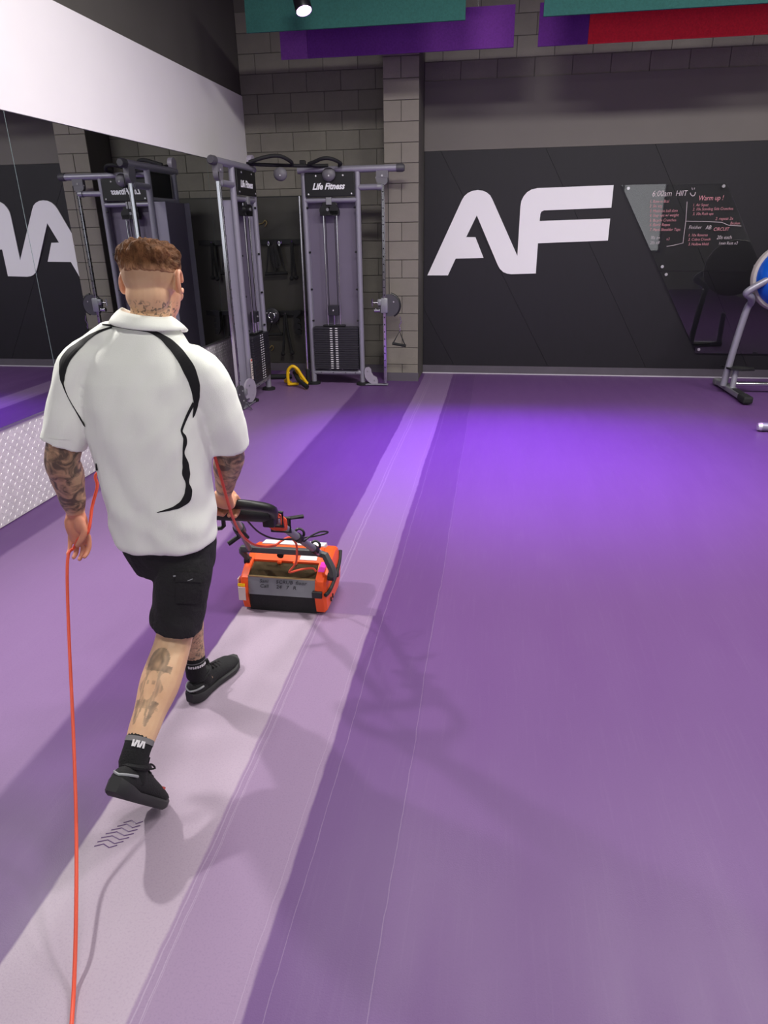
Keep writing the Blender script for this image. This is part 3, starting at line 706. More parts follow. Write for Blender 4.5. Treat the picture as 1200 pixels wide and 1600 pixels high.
t = thing('bunched_strap', 'bunched black fabric strap on the upper alcove rail', 'strap', (0.325, -0.15, 1.30), 'handles on the accessory rails')
bs = MB()
for k in range(5):
    x = 0.30 + 0.012 * k; bs.tube(smooth_path([(0.335, -0.135, 1.60), (x - 0.01, -0.15 - 0.008 * (k % 2), 1.53), (x - 0.015 + 0.006 * k, -0.15, 1.45), (x + 0.01 * k - 0.01, -0.15, 1.36 - 0.03 * (k % 3))], 4), (0.02), 8, ell=(1, 0.5))
bs.build('webbing', 'black_rubber', t, True)
def rope(x, ztop, zL, zR, dx, lab, r=0.013):
    t = thing('triceps_rope', lab, 'rope', (x, -0.112, min(zL, zR)), 'handles on the accessory rails')
    for s_, zz in ((-1, zL), (1, zR)):
        MB().tube(smooth_path([(x + s_ * 0.008, -0.112, ztop), (x + s_ * dx * 0.45, -0.112, (ztop + zz) / 2), (x + s_ * dx, -0.112, zz)], 5), r, 8).build('rope_leg', 'black_rubber', t, True)
        MB().ball((x + s_ * dx * 1.05, -0.112, zz - 0.012), (0.03, 0.026, 0.028), 12, 8).build('end_knob', 'black_rubber', t, True)
rope(0.537, 1.60, 1.19, 1.20, 0.028, 'short black rope at the right end of the upper rail')
rope(0.388, 0.74, 0.25, 0.265, 0.06, 'long black rope hanging in an A shape from the lower rail', 0.016)
t = thing('bar_plate', 'small black disc with ring hole on the lower rail', 'disc', (0.233, -0.15, 0.725))
MB().tube([(0.233, -0.125, 0.728), (0.233, -0.14, 0.728), (0.233, -0.175, 0.728), (0.233, -0.185, 0.728)], (0.085, 0.098, 0.098, 0.085), 26).build('disc', 'stack_black', t, True)
rg = [(0.233 + 0.04 * math.cos(a), -0.186, 0.728 + 0.04 * math.sin(a)) for a in [2 * PI * k / 20 for k in range(21)]]
MB().tube(rg, 0.008, 8, caps=False).build('hole_ring', 'chrome', t, True)
for a in (0.5, 2.6, 4.7): MB().disc((0.233 + 0.07 * math.cos(a), -0.187, 0.728 + 0.07 * math.sin(a)), (0, 1, 0), 0.01, 0.006, 8).build('bolt', 'pin_steel', t)
t = thing('row_handle', 'flat black handle with cut-outs at the right end of the lower rail', 'cable handle', (0.56, -0.13, 0.49))
pl = [(0.515, 0.79), (0.60, 0.80), (0.61, 0.76), (0.545, 0.70), (0.59, 0.69), (0.60, 0.645), (0.55, 0.635), (0.595, 0.62), (0.60, 0.57), (0.55, 0.56), (0.60, 0.545), (0.60, 0.495), (0.555, 0.485), (0.525, 0.53), (0.512, 0.65)]
MB().prism([(x, 0, z) for x, z in pl], (0, -0.12, 0), (0, -0.15, 0)).build('plate', 'black_plastic', t)
MB().tube([(0.505, -0.135, 0.775), (0.62, -0.135, 0.785)], 0.014, 8).build('bar', 'black_plastic', t)

# slim training bar leaning by the tower upright
t = thing('training_bar', 'slim chrome bar with black foot standing by the middle upright', 'bar', (0.858, -0.87, 0))
MB().tube([(0.858, -0.875, 0.17), (0.872, -0.865, 2.08)], 0.012, 10).build('shaft', 'chrome', t, True)
MB().tube([(0.857, -0.876, 0.0), (0.858, -0.875, 0.02), (0.858, -0.875, 0.19)], (0.02, 0.026, 0.024), 12).build('foot_sleeve', 'black_rubber', t, True)

# yellow push-up stand on the floor
t = thing('push_up_stand', 'yellow tube stand with black foam grip on the floor', 'exercise stand', (0.70, -0.98, 0))
yl = MB(); yl.tube(smooth_path([(0.645, -0.98, 0.02), (0.64, -0.99, 0.12), (0.655, -1.0, 0.20), (0.71, -1.0, 0.245), (0.765, -0.99, 0.21), (0.80, -0.97, 0.14), (0.865, -0.95, 0.03)], 5), 0.019, 12); yl.tube([(0.645, -0.98, 0.025), (0.76, -0.97, 0.03)], 0.018, 10); yl.tube([(0.815, -0.96, 0.05), (0.87, -0.94, 0.03)], 0.02, 10)
yl.tube([(0.652, -0.99, 0.17), (0.60, -0.86, 0.07), (0.545, -0.80, 0.03)], 0.018, 10); yl.tube([(0.545, -0.80, 0.022), (0.63, -0.85, 0.022)], 0.017, 10); yl.tube([(0.74, -0.99, 0.22), (0.75, -0.86, 0.10), (0.77, -0.84, 0.03)], 0.016, 10)
yl.build('tube_frame', 'yellow_paint', t, True)
MB().tube([(0.69, -0.86, 0.15), (0.78, -1.02, 0.085), (0.92, -1.16, 0.035)], 0.027, 14).build('foam_grip', 'black_rubber', t, True)
MB().tube([(0.917, -1.157, 0.037), (0.926, -1.166, 0.034)], 0.018, 12).build('end_cap', 'black_plastic', t)
t = thing('floor_bar', 'black bar lying on the floor behind the yellow stand', 'bar', (0.5, -0.55, 0.03))
MB().tube([(0.13, -0.62, 0.032), (0.52, -0.56, 0.032)], 0.032, 12).build('shaft', 'black_rubber', t, True)
MB().tube([(0.52, -0.56, 0.032), (0.56, -0.553, 0.032)], 0.022, 12).build('end_cap', 'black_plastic', t, True)

# ------------------------------------------------------------------ ball rack at the right edge
t = thing('ball_rack', 'silver tube rack on a long floor foot at the right edge', 'rack', (5.66, -0.95, 0))
ft = MB(); ft.box((5.655, -0.92, 0.055), (0.085, 0.96, 0.06), rot=Matrix.Rotation(0.03, 3, 'Z'), bev=0.012); ft = ft.build('foot', 'cast_grey', t)
MB().box((5.668, -1.36, 0.052), (0.10, 0.20, 0.075), rot=Matrix.Rotation(0.03, 3, 'Z'), bev=0.02).build('end_cap', 'black_rubber', ft)
MB().box((5.64, -0.50, 0.052), (0.095, 0.12, 0.072), rot=Matrix.Rotation(0.03, 3, 'Z'), bev=0.02).build('end_cap', 'cover_grey', ft)
MB().box((5.655, -1.16, 0.089), (0.06, 0.22, 0.006), rot=Matrix.Rotation(0.03, 3, 'Z')).build('grip_pad', 'black_rubber', ft)
MB().tube(smooth_path([(5.59, -0.86, 0.08), (5.63, -0.87, 0.5), (5.68, -0.88, 0.88), (5.70, -0.92, 0.97), (5.66, -1.00, 1.03), (5.60, -1.04, 1.07), (5.64, -1.06, 1.12), (5.80, -1.07, 1.22), (6.05, -1.08, 1.36)], 6), 0.036, 14).build('upright', 'frame_lilac', t, True)
MB().tube([(5.66, -0.95, 0.08), (5.675, -0.92, 0.27)], 0.030, 12).build('brace', 'frame_lilac', t, True)
MB().prism([(5.56, -0.80, 0.27), (5.60, -0.98, 0.27), (5.70, -1.02, 0.27), (5.84, -0.99, 0.27), (5.86, -0.88, 0.27), (5.70, -0.82, 0.27)], (0, 0, 0), (0, 0, 0.02)).build('shelf_plate', 'black_plastic', t)
MB().tube([(5.69, -0.86, 0.10), (6.9, -0.82, 0.10)], 0.026, 12).build('cross_tube', 'chrome', t, True)
MB().tube([(6.4, -0.80, 0.06), (6.4, -0.80, 0.20)], 0.03, 12).build('post', 'frame_lilac', t, True)
ra = Matrix.Rotation(0.10, 3, 'Z') @ Matrix.Rotation(-0.10, 3, 'X')
t = thing('balance_ball', 'blue half-dome balance ball with grey rim on the rack', 'exercise ball', (5.98, -0.85, 0.90))
C0 = Vector((5.985, -0.90, 1.215))
def ringy(rad, off): return [C0 + ra @ Vector((rad * math.cos(2 * PI * k / 40), off, rad * math.sin(2 * PI * k / 40))) for k in range(40)]
MB().rings([ringy(r, o_) for r, o_ in ((0.30, -0.02), (0.295, -0.08), (0.27, -0.14), (0.22, -0.20), (0.15, -0.235), (0.07, -0.25), (0.01, -0.253))]).build('dome', 'ball_blue', t, True)
MB().rings([ringy(r, o_) for r, o_ in ((0.05, 0.045), (0.30, 0.04), (0.335, 0.02), (0.338, -0.005), (0.325, -0.03), (0.298, -0.035), (0.29, -0.02))]).build('rim', 'ball_rim', t, True)
gv = MB()
for k in range(12):
    a = 2.05 + 0.05 * k
    gv.box(C0 + ra @ Vector((0.235 * math.cos(a), -0.192, 0.235 * math.sin(a))), (0.05, 0.02, 0.045), rot=ra @ Matrix.Rotation(-a, 3, 'Y'), bev=0.006)
gv.build('hand_recess', 'black_rubber', t)
t = thing('bench_base', 'silver floor tube reaching in at the right edge below the rack', 'gym machine', (5.5, -2.45, 0))
MB().tube([(5.47, -2.44, 0.042), (6.5, -2.52, 0.042)], 0.038, 14).build('floor_tube', 'frame_lilac', t, True)
MB().tube([(5.445, -2.438, 0.042), (5.475, -2.44, 0.042)], (0.034, 0.041), 14).build('end_cap', 'pin_steel', t, True)
MB().tube([(6.45, -2.51, 0.042), (6.45, -2.51, 0.5)], 0.038, 14).build('post', 'frame_lilac', t, True)

# ------------------------------------------------------------------ floor scrubber
sc_ = thing('floor_scrubber', 'orange walk-behind floor scrubber with grey rear panel', 'floor scrubber', (2.1, -5.9, 0))
XL, XRr = 1.896, 2.325
prof = [(-6.052, 0.014), (-5.80, 0.014), (-5.745, 0.045), (-5.722, 0.11), (-5.733, 0.19), (-5.77, 0.238), (-5.83, 0.252), (-5.97, 0.226), (-6.05, 0.178), (-6.072, 0.10)]
def bevel_prism(x0, x1, pr, bulge=0.0, inset=0.012, out_side=1):
    cy = sum(p[0] for p in pr) / len(pr); cz = sum(p[1] for p in pr) / len(pr)
    def ring(x, k): return [(x, cy + (y - cy) * k, cz + (z - cz) * k) for y, z in pr]
    if out_side > 0: R_ = [ring(x0, 1.0), ring(x1 - inset, 1.0), ring(x1, 0.93), ring(x1 + bulge, 0.6)]
    else: R_ = [ring(x1, 1.0), ring(x0 + inset, 1.0), ring(x0, 0.93), ring(x0 - bulge, 0.6)]
    return MB().rings(R_)
capR = bevel_prism(2.272, XRr, prof, 0.008, 0.012, 1).build('end_housing', 'orange_plastic', sc_, True, 0.5)
capL = bevel_prism(XL, 1.936, prof, 0.006, 0.010, -1).build('end_housing', 'orange_plastic', sc_, True, 0.5)
MB().prism([(0, -6.058, 0.092), (0, -6.048, 0.182), (0, -6.03, 0.186), (0, -6.03, 0.085)], (1.936, 0, 0), (2.272, 0, 0)).build('rear_panel', 'scrub_grey', sc_)
rp = COL.objects[-1]
random.seed(3)
for r_, (z, wds) in enumerate(((0.158, ('Sani', 'SCRUB', 'floor')), (0.132, ('Call', '24', '7', 'R')))):
    x = 1.995
    for wd in wds:
        text('marker_writing', wd, 'ink_dark', rp, (x, -6.0545 - (0.158 - z) * 0.11, z), 0.028, shear=0.2, rx=PI / 2 + 0.11); x += 0.016 * len(wd) + 0.018
MB().prism([(0, -6.050, 0.002), (0, -6.054, 0.092), (0, -6.02, 0.092), (0, -6.02, 0.006)], (1.936, 0, 0), (2.272, 0, 0)).build('splash_skirt', 'black_rubber', sc_)
MB().tube([(1.94, -5.97, 0.062), (2.268, -5.97, 0.062)], 0.05, 20).build('brush_roller', 'black_rubber', sc_, True)
MB().tube([(1.94, -5.83, 0.062), (2.268, -5.83, 0.062)], 0.05, 20).build('brush_roller', 'black_rubber', sc_, True)
MB().prism([(0, -6.046, 0.184), (0, -5.945, 0.216), (0, -5.945, 0.210), (0, -6.046, 0.176)], (1.937, 0, 0), (2.271, 0, 0)).build('clear_hood', 'amber_window', sc_)
MB().box((2.104, -6.046, 0.186), (0.335, 0.008, 0.006)).build('hood_edge', 'brass', sc_)
MB().prism([(0, -6.03, 0.12), (0, -5.95, 0.165), (0, -5.93, 0.12)], (1.94, 0, 0), (2.27, 0, 0)).build('pickup_tray', 'yoke_grey', sc_)
MB().prism([(0, -5.945, 0.205), (0, -5.945, 0.226), (0, -5.88, 0.252), (0, -5.83, 0.256), (0, -5.83, 0.12), (0, -5.93, 0.12)], (1.936, 0, 0), (2.272, 0, 0)).build('top_housing', 'orange_plastic', sc_)
th = COL.objects[-1]
MB().prism([(0, -5.83, 0.262), (0, -5.765, 0.252), (0, -5.735, 0.19), (0, -5.735, 0.06), (0, -5.83, 0.06)], (1.942, 0, 0), (2.266, 0, 0)).build('water_tank', 'tank_white', sc_)
MB().box((2.21, -5.921, 0.2372), (0.085, 0.028, 0.002), rot=Matrix.Rotation(0.38, 3, 'X')).build('white_sticker', 'label_white', th)
for x in (2.07, 2.15): MB().box((x, -5.953, 0.222), (0.02, 0.022, 0.012), bev=0.003).build('clip', 'orange_plastic', th)
MB().tube([(2.076, -5.94, 0.262), (2.076, -5.955, 0.258)], 0.017, 14).build('filler_cap', 'black_plastic', th, True)
MB().box((2.298, -5.99, 0.228), (0.03, 0.075, 0.004), rot=Matrix.Rotation(0.2, 3, 'X'), bev=0.001).build('pink_indicator', 'pink_lens', capR)  # lamp's pink reflection on the housing, modelled as a coloured slip
MB().box((1.882, -6.03, 0.12), (0.004, 0.035, 0.09)).build('rating_label', 'sticker_cream', capL)
MB().box((1.908, -6.0745, 0.10), (0.036, 0.003, 0.07), rot=Matrix.Rotation(-0.05, 3, 'X')).build('rating_label', 'sticker_cream', capL)
MB().box((1.908, -6.0735, 0.148), (0.036, 0.003, 0.014), rot=Matrix.Rotation(-0.3, 3, 'X')).build('warning_mark', 'yellow_paint', capL)
MB().tube(smooth_path([(2.325, -6.068, 0.118), (2.336, -6.02, 0.122), (2.338, -5.92, 0.135), (2.338, -5.82, 0.165), (2.33, -5.745, 0.20)], 4), 0.010, 8).build('bumper_strip', 'black_rubber', capR, True)
MB().box((2.284, -6.068, 0.118), (0.05, 0.02, 0.034), bev=0.004).build('latch', 'black_plastic', capR)
MB().box((2.338, -5.85, 0.135), (0.008, 0.022, 0.06), bev=0.003).build('latch', 'black_plastic', capR)
for y in (-6.0, -5.965): MB().box((2.335, y, 0.06), (0.006, 0.008, 0.024), bev=0.002).build('vent_slot', 'ink_dark', capR)
# yoke and two handle tubes
yk = MB()
def bar(mb, pts, wz, wt):
    pts = [Vector(p) for p in pts]; mb.tube(pts, 1.0, 4, ell=(wz, wt), ref=(0, 0, 1))
yk.box((2.085, -5.985, 0.302), (0.39, 0.03, 0.03), bev=0.004)
yk.tube([(2.27, -5.985, 0.302), (2.315, -5.995, 0.295), (2.352, -6.02, 0.235), (2.356, -6.025, 0.20)], 0.019, 8); yk.tube([(1.895, -5.985, 0.302), (1.893, -5.985, 0.285), (1.905, -5.965, 0.25), (1.91, -5.96, 0.225)], 0.016, 8)
yk = yk.build('yoke', 'yoke_grey', sc_, True, 0.5)
for x, y, z in ((2.345, -6.02, 0.195), (1.91, -5.96, 0.225)): MB().disc((x, y, z), (1, 0, 0), 0.02, 0.03, 12).build('pivot', 'black_plastic', yk, True)
TL0, TL1 = Vector((1.935, -5.985, 0.30)), Vector((2.075, -6.50, 0.72)); TR0, TR1 = Vector((2.285, -5.985, 0.30)), Vector((2.215, -6.47, 0.695))
MB().tube([TL0, TL1], 0.0135, 12).build('handle_tube', 'tube_grey', sc_, True); MB().tube([TR0, TR1], 0.0165, 12).build('handle_tube', 'tube_grey', sc_, True)
MB().tube([TL0.lerp(TL1, 0.62), TL0.lerp(TL1, 0.95)], 0.019, 12).build('outer_sleeve', 'cast_grey', sc_, True)
cl = MB(); q = TL0.lerp(TL1, 0.58); cl.tube([q - (TL1 - TL0) * 0.05, q + (TL1 - TL0) * 0.05], 0.026, 12); cl.tube([q, q + Vector((-0.02, 0.03, -0.05)), q + Vector((-0.06, 0.0, -0.075))], 0.011, 8); cl.tube([q, q + Vector((0.025, 0.02, -0.05))], 0.010, 8)
cl.build('clamp', 'black_plastic', sc_, True)
hd = MB(); hd.tube(smooth_path([(1.94, -6.555, 0.745), (1.965, -6.60, 0.785), (2.03, -6.62, 0.80), (2.11, -6.62, 0.804), (2.19, -6.60, 0.792), (2.243, -6.555, 0.765), (2.255, -6.515, 0.735), (2.24, -6.48, 0.70)], 5), 0.019, 14)
hd.tube(smooth_path([(2.24, -6.48, 0.70), (2.15, -6.505, 0.712), (2.05, -6.53, 0.722), (1.965, -6.55, 0.735), (1.94, -6.555, 0.745)], 4), 0.03, 10, ell=(1, 0.6)); hd.box((2.225, -6.47, 0.69), (0.05, 0.06, 0.07), bev=0.008)
hd = hd.build('handle', 'black_plastic', sc_, True)
lv = MB(); lv.tube([(2.055, -6.53, 0.72), (2.05, -6.52, 0.665), (2.04, -6.52, 0.655), (1.985, -6.55, 0.655)], 0.009, 8); lv.build('lever', 'black_plastic', hd, True)
cb = MB(); e1 = TR0.lerp(TR1, 0.86)
for k, f in enumerate((0.80, 0.93)):
    c = TR0.lerp(TR1, f); cb.tube([c + Vector((-0.035, 0, 0.035)), c + Vector((0.045, 0.0, 0.03)), c + Vector((0.045, 0, -0.03)), c + Vector((-0.035, 0, -0.03)), c + Vector((-0.035, 0, 0.035))], 0.008, 6)
cb.build('cord_cleat', 'black_plastic', sc_, True)
og = MB()
for k in range(4):
    c = TR0.lerp(TR1, 0.82 + 0.03 * k); og.tube([c + Vector((math.copysign(abs(math.cos(a)) ** 0.4, math.cos(a)) * 0.034, 0, math.copysign(abs(math.sin(a)) ** 0.4, math.sin(a)) * 0.028)) for a in [2 * PI * (j + 0.02) / 24 for j in range(25)]], 0.004, 6, caps=False)
lb = MB(); c = TR0.lerp(TR1, 0.62); lb.tube([c, c + Vector((0.0, -0.005, 0.065)), c + Vector((0.055, 0.03, 0.062))], 0.010, 6); lb.build('hanger', 'black_plastic', sc_)
for f in (0.46, 0.12):
    c = TR0.lerp(TR1, f); MB().tube([c + Vector((0.02 * math.cos(a) + 0.008, 0, 0.022 * math.sin(a) + 0.022)) for a in [-0.6 + 0.45 * j for j in range(11)]], 0.006, 6).build('cable_hook', 'black_plastic', sc_, True)
    MB().tube([c - (TR1 - TR0) * 0.03, c + (TR1 - TR0) * 0.03], 0.021, 10).build('hook_clamp', 'black_plastic', sc_, True)
A = lambda x, y, Y: at(x, y, Y)
MB().tube(smooth_path([A(385, 812, -6.48), A(405, 832, -6.40), A(430, 842, -6.30), A(460, 842, -6.22), A(490, 838, -6.15), A(508, 834, -6.12), A(512, 831, -6.12), A(500, 831, -6.15), A(485, 838, -6.18), A(474, 847, -6.2)], 5), 0.004, 6).build('brake_cable', 'wire_black', sc_, True)

# ------------------------------------------------------------------ person
person = thing('person', 'person in white polo shirt and black shorts walking behind the scrubber', 'person', (2.03, -6.98, 0))
PO = ORG[person.name]
def remesh(mb, voxel, smooth_it, name):
    me = mb.mesh('tmp'); o = bpy.data.objects.new('tmp', me); COL.objects.link(o)
    r = o.modifiers.new('r', 'REMESH'); r.mode = 'VOXEL'; r.voxel_size = voxel
    if smooth_it:
        s_ = o.modifiers.new('s', 'SMOOTH'); s_.factor = 0.5; s_.iterations = smooth_it
    dg = bpy.context.evaluated_depsgraph_get(); out = bpy.data.meshes.new_from_object(o.evaluated_get(dg)); out.name = name
    bpy.data.objects.remove(o); return out
def put(name, me, m, parent):
    me.transform(Matrix.Translation(-PO)); me.materials.clear(); me.materials.append(MATS[m])
    me.polygons.foreach_set('use_smooth', [True] * len(me.polygons))
    o = bpy.data.objects.new(name, me); COL.objects.link(o); o.parent = parent; ORG[o.name] = PO; return o
def limb(mb, pts, rs, n=18, sub=6, ell=None, ref=None):
    mb.tube(smooth_path(pts, sub), interp_r(rs, sub), n, dome=True, ell=ell, ref=ref)

HYAW = math.radians(0)
HC = Vector((2.082, -6.895, 1.598)); HR = Matrix.Rotation(HYAW, 3, 'Z') @ Matrix.Rotation(-0.13, 3, 'X')
def H(x, y, z): return HC + HR @ Vector((x, y, z))
body = MB()
# torso, hidden under the clothes
def ell_ring(c, hw, hd, n=28, p=2.4, rot=0.0):
    out = []
    for j in range(n):
        a = 2 * PI * j / n; ca, sa = math.cos(a), math.sin(a)
        x = math.copysign(abs(ca) ** (2 / p), ca) * hw; y = math.copysign(abs(sa) ** (2 / p), sa) * hd
        out.append((c[0] + x * math.cos(rot) - y * math.sin(rot), c[1] + x * math.sin(rot) + y * math.cos(rot), c[2]))
    return out
body.rings([ell_ring((2.045, -6.95, z), hw, hd) for z, hw, hd in ((0.80, 0.12, 0.09), (0.95, 0.145, 0.105), (1.1, 0.15, 0.10), (1.25, 0.165, 0.10), (1.36, 0.16, 0.085), (1.42, 0.11, 0.07), (1.46, 0.075, 0.06))])
# neck and head
body.tube(smooth_path([(2.065, -6.925, 1.40), (2.07, -6.915, 1.47), H(0, -0.012, -0.03)], 4), interp_r((0.075, 0.062, 0.056), 4), 20, dome=True)
body.ball(H(0, -0.008, 0.028), (0.076, 0.096, 0.088), 28, 18, HR)
body.ball(H(0, 0.032, -0.035), (0.062, 0.064, 0.082), 24, 16, HR)
body.ball(H(0, -0.035, -0.035), (0.062, 0.055, 0.06), 24, 16, HR)
body.ball(H(0, 0.07, -0.098), (0.03, 0.027, 0.024), 16, 10, HR)
body.ball(H(0, 0.088, 0.028), (0.05, 0.014, 0.016), 16, 10, HR)
body.tube([H(0, 0.088, 0.015), H(0, 0.108, -0.022), H(0, 0.098, -0.034)], (0.009, 0.015, 0.012), 12, dome=True)
body.tube([H(-0.022, 0.088, -0.066), H(0, 0.096, -0.064), H(0.022, 0.088, -0.066)], 0.008, 10, dome=True)
for s_ in (-1, 1):
    body.ball(H(s_ * 0.035, 0.075, -0.03), (0.022, 0.018, 0.02), 14, 10, HR)
    er = HR @ Matrix.Rotation(s_ * 0.5, 3, 'Z') @ Matrix.Rotation(-0.15, 3, 'X')
    ear = [H(s_ * 0.073, 0.005, 0.0) + er @ Vector((s_ * 0.008 + s_ * 0.006 * math.cos(a), -0.012 + 0.017 * math.cos(a), 0.002 + 0.030 * math.sin(a))) for a in [0.2 + 0.45 * k for k in range(13)]]
    body.tube(ear, 0.0065, 8, dome=True)
    body.ball(H(s_ * 0.075, -0.002, -0.002), (0.007, 0.016, 0.027), 12, 8, er)
# arms
ShL, ElL, WrL = Vector((1.865, -6.95, 1.375)), Vector((1.757, -7.0, 1.095)), Vector((1.692, -6.90, 0.868))
ShR, ElR, WrR = Vector((2.205, -6.93, 1.345)), Vector((2.238, -6.840, 1.075)), Vector((2.140, -6.690, 0.872))
limb(body, [ShL + Vector((0.05, 0, 0.0)), ShL, ShL.lerp(ElL, 0.5), ElL, ElL.lerp(WrL, 0.3), ElL.lerp(WrL, 0.7), WrL], [0.06, 0.062, 0.058, 0.052, 0.053, 0.043, 0.031])
limb(body, [ShR + Vector((-0.05, 0, 0.0)), ShR, ShR.lerp(ElR, 0.5), ElR, ElR.lerp(WrR, 0.3), ElR.lerp(WrR, 0.7), WrR], [0.06, 0.062, 0.056, 0.048, 0.048, 0.036, 0.026])
# left hand hanging, palm to the back, fingers closing on the cord
def fing(mb, pts, r): mb.tube(smooth_path(pts, 3), interp_r([r, r * 1.0, r * 0.93, r * 0.8][:len(pts)], 3), 10, dome=True)
W0 = WrL
body.tube(smooth_path([W0 + Vector((0, 0, 0.01)), W0 + Vector((-0.001, -0.002, -0.035)), W0 + Vector((-0.003, -0.004, -0.075)), W0 + Vector((-0.004, -0.004, -0.095))], 4), interp_r((0.030, 0.040, 0.043, 0.036), 4), 18, dome=True, ell=(1.0, 0.50), ref=(1, 0, 0))
body.ball(W0 + Vector((0.020, -0.018, -0.045)), (0.020, 0.017, 0.034), 14, 10)
body.ball(W0 + Vector((-0.024, -0.014, -0.05)), (0.016, 0.014, 0.034), 14, 10)
for k, (dx, ln) in enumerate(((0.034, 0.92), (0.0115, 1.08), (-0.0115, 1.0), (-0.034, 0.82))):
    b0 = W0 + Vector((dx - 0.003, -0.003, -0.092))
    fing(body, [b0, b0 + Vector((dx * 0.04, -0.006, -0.032 * ln)), b0 + Vector((-dx * 0.03, -0.020, -0.056 * ln)), b0 + Vector((-dx * 0.10, -0.038, -0.066 * ln))], 0.0090 if k < 3 else 0.0080)
t0 = W0 + Vector((0.026, -0.016, -0.03))
fing(body, [t0, W0 + Vector((0.040, -0.030, -0.062)), W0 + Vector((0.028, -0.042, -0.090)), W0 + Vector((0.014, -0.044, -0.108))], 0.0115)
# right hand over the machine handle
W1 = WrR
body.tube(smooth_path([W1, W1 + Vector((-0.012, 0.010, -0.032)), W1 + Vector((-0.020, 0.026, -0.047)), W1 + Vector((-0.022, 0.052, -0.040)), W1 + Vector((-0.022, 0.076, -0.038))], 4), interp_r((0.028, 0.041, 0.046, 0.045, 0.040), 4), 18, dome=True, ell=(1.0, 0.52), ref=(1, 0, 0))
for k, dx in enumerate((-0.033, -0.012, 0.010, 0.030)):
    b0 = W1 + Vector((-0.022 + dx * 1.12, 0.076, -0.038 - 0.002 * k))
    fing(body, [b0, b0 + Vector((0, 0.020, -0.026)), b0 + Vector((0, 0.004, -0.058)), b0 + Vector((0, -0.028, -0.066))], 0.0108)
fing(body, [W1 + Vector((-0.030, 0.015, -0.035)), W1 + Vector((-0.062, 0.022, -0.055)), W1 + Vector((-0.062, 0.034, -0.088)), W1 + Vector((-0.040, 0.048, -0.104))], 0.0115)
# legs
HiR, KnR, AnR = Vector((2.125, -6.95, 0.88)), Vector((2.055, -7.03, 0.485)), Vector((2.042, -7.362, 0.250))
HiL, KnL, AnL = Vector((1.965, -6.93, 0.88)), Vector((1.965, -6.735, 0.50)), Vector((1.955, -6.73, 0.11))
limb(body, [HiR + Vector((-0.02, 0, -0.04)), HiR.lerp(KnR, 0.5), KnR, KnR.lerp(AnR, 0.32) + Vector((0, -0.012, -0.016)), KnR.lerp(AnR, 0.68) + Vector((0, -0.004, -0.006)), AnR], [0.070, 0.072, 0.060, 0.064, 0.048, 0.036])
limb(body, [HiL + Vector((0.02, 0, -0.04)), HiL.lerp(KnL, 0.5), KnL, KnL.lerp(AnL, 0.32) + Vector((0, -0.012, 0)), KnL.lerp(AnL, 0.68), AnL], [0.070, 0.072, 0.056, 0.058, 0.043, 0.035])
# feet inside the shoes
RP = math.radians(-52)
def foot_frame(heel, pitch, yaw):
    R_ = Matrix.Rotation(yaw, 3, 'Z') @ Matrix.Rotation(pitch, 3, 'X'); return lambda x, y, z: heel + R_ @ Vector((x, y, z)), R_
FR, RR = foot_frame(Vector((2.034, -7.485, 0.233)), RP, math.radians(-8))
FL, RL = foot_frame(Vector((1.945, -6.785, 0.0)), 0.0, math.radians(-14))
body.tube([AnR, FR(0, 0.09, 0.06), FR(0, 0.18, 0.045)], (0.034, 0.034, 0.03), 14, dome=True)
body.tube([AnL, FL(0, 0.09, 0.06), FL(0, 0.18, 0.045)], (0.034, 0.034, 0.03), 14, dome=True)
bme = remesh(body, 0.0034, 3, 'body')
# paint regions as attributes: tattoos, hair fade, reddened skin
def seg_t(p, a, b):
    ab = b - a; t = max(0.0, min(1.0, (p - a).dot(ab) / ab.length_squared)); return t, (p - (a + ab * t)).length
tat, fine, calf, fade, blush = [], [], [], [], []
def sm(a, b, x):
    t = max(0.0, min(1.0, (x - a) / (b - a))); return t * t * (3 - 2 * t)
cax = (AnR - KnR).normalized(); cs = Vector((1, 0, 0)); cs = (cs - cax * cs.dot(cax)).normalized(); cn = cax.cross(cs)
if cn.y > 0: cn = -cn
def calf_mask(u, v):
    # a portrait: dark cap with brim on top, hair falling either side of a pale face, two points at the bottom (u across, v down the calf, 0..1)
    k = 0.0
    if abs(u + 0.02) < 0.55 * math.sqrt(max(0.0, 1 - ((v - 0.20) / 0.14) ** 2)) and v < 0.30: k = max(k, 0.72)
    if 0.24 < v < 0.31 and -0.5 < u < 0.75: k = max(k, 0.8)
    fx, fy = u / 0.30, (v - 0.45) / 0.15
    face = fx * fx + fy * fy < 1
    if 0.28 < v < 0.68 and abs(u) < 0.52 + 0.12 * math.sin(v * 30):
        if not face: k = max(k, 0.42 + 0.22 * math.sin(u * 34) * math.sin(v * 9 + u * 7))
        elif abs(fy + 0.15) < 0.13 and 0.25 < abs(fx) < 0.75: k = max(k, 0.5)
    if 0.60 < v < 0.84:
        t = (v - 0.60) / 0.24
        for s_ in (-1, 1):
            if abs(u - s_ * (0.46 - 0.16 * t)) < 0.10 * (1 - t) + 0.05: k = max(k, 0.72)
            if abs(u - s_ * (0.08 + 0.2 * t)) < 0.05: k = max(k, 0.6)
    k *= 0.75 + 0.5 * noise.noise(Vector((u * 6, v * 14, 3.1))); return max(0.0, min(0.9, k))
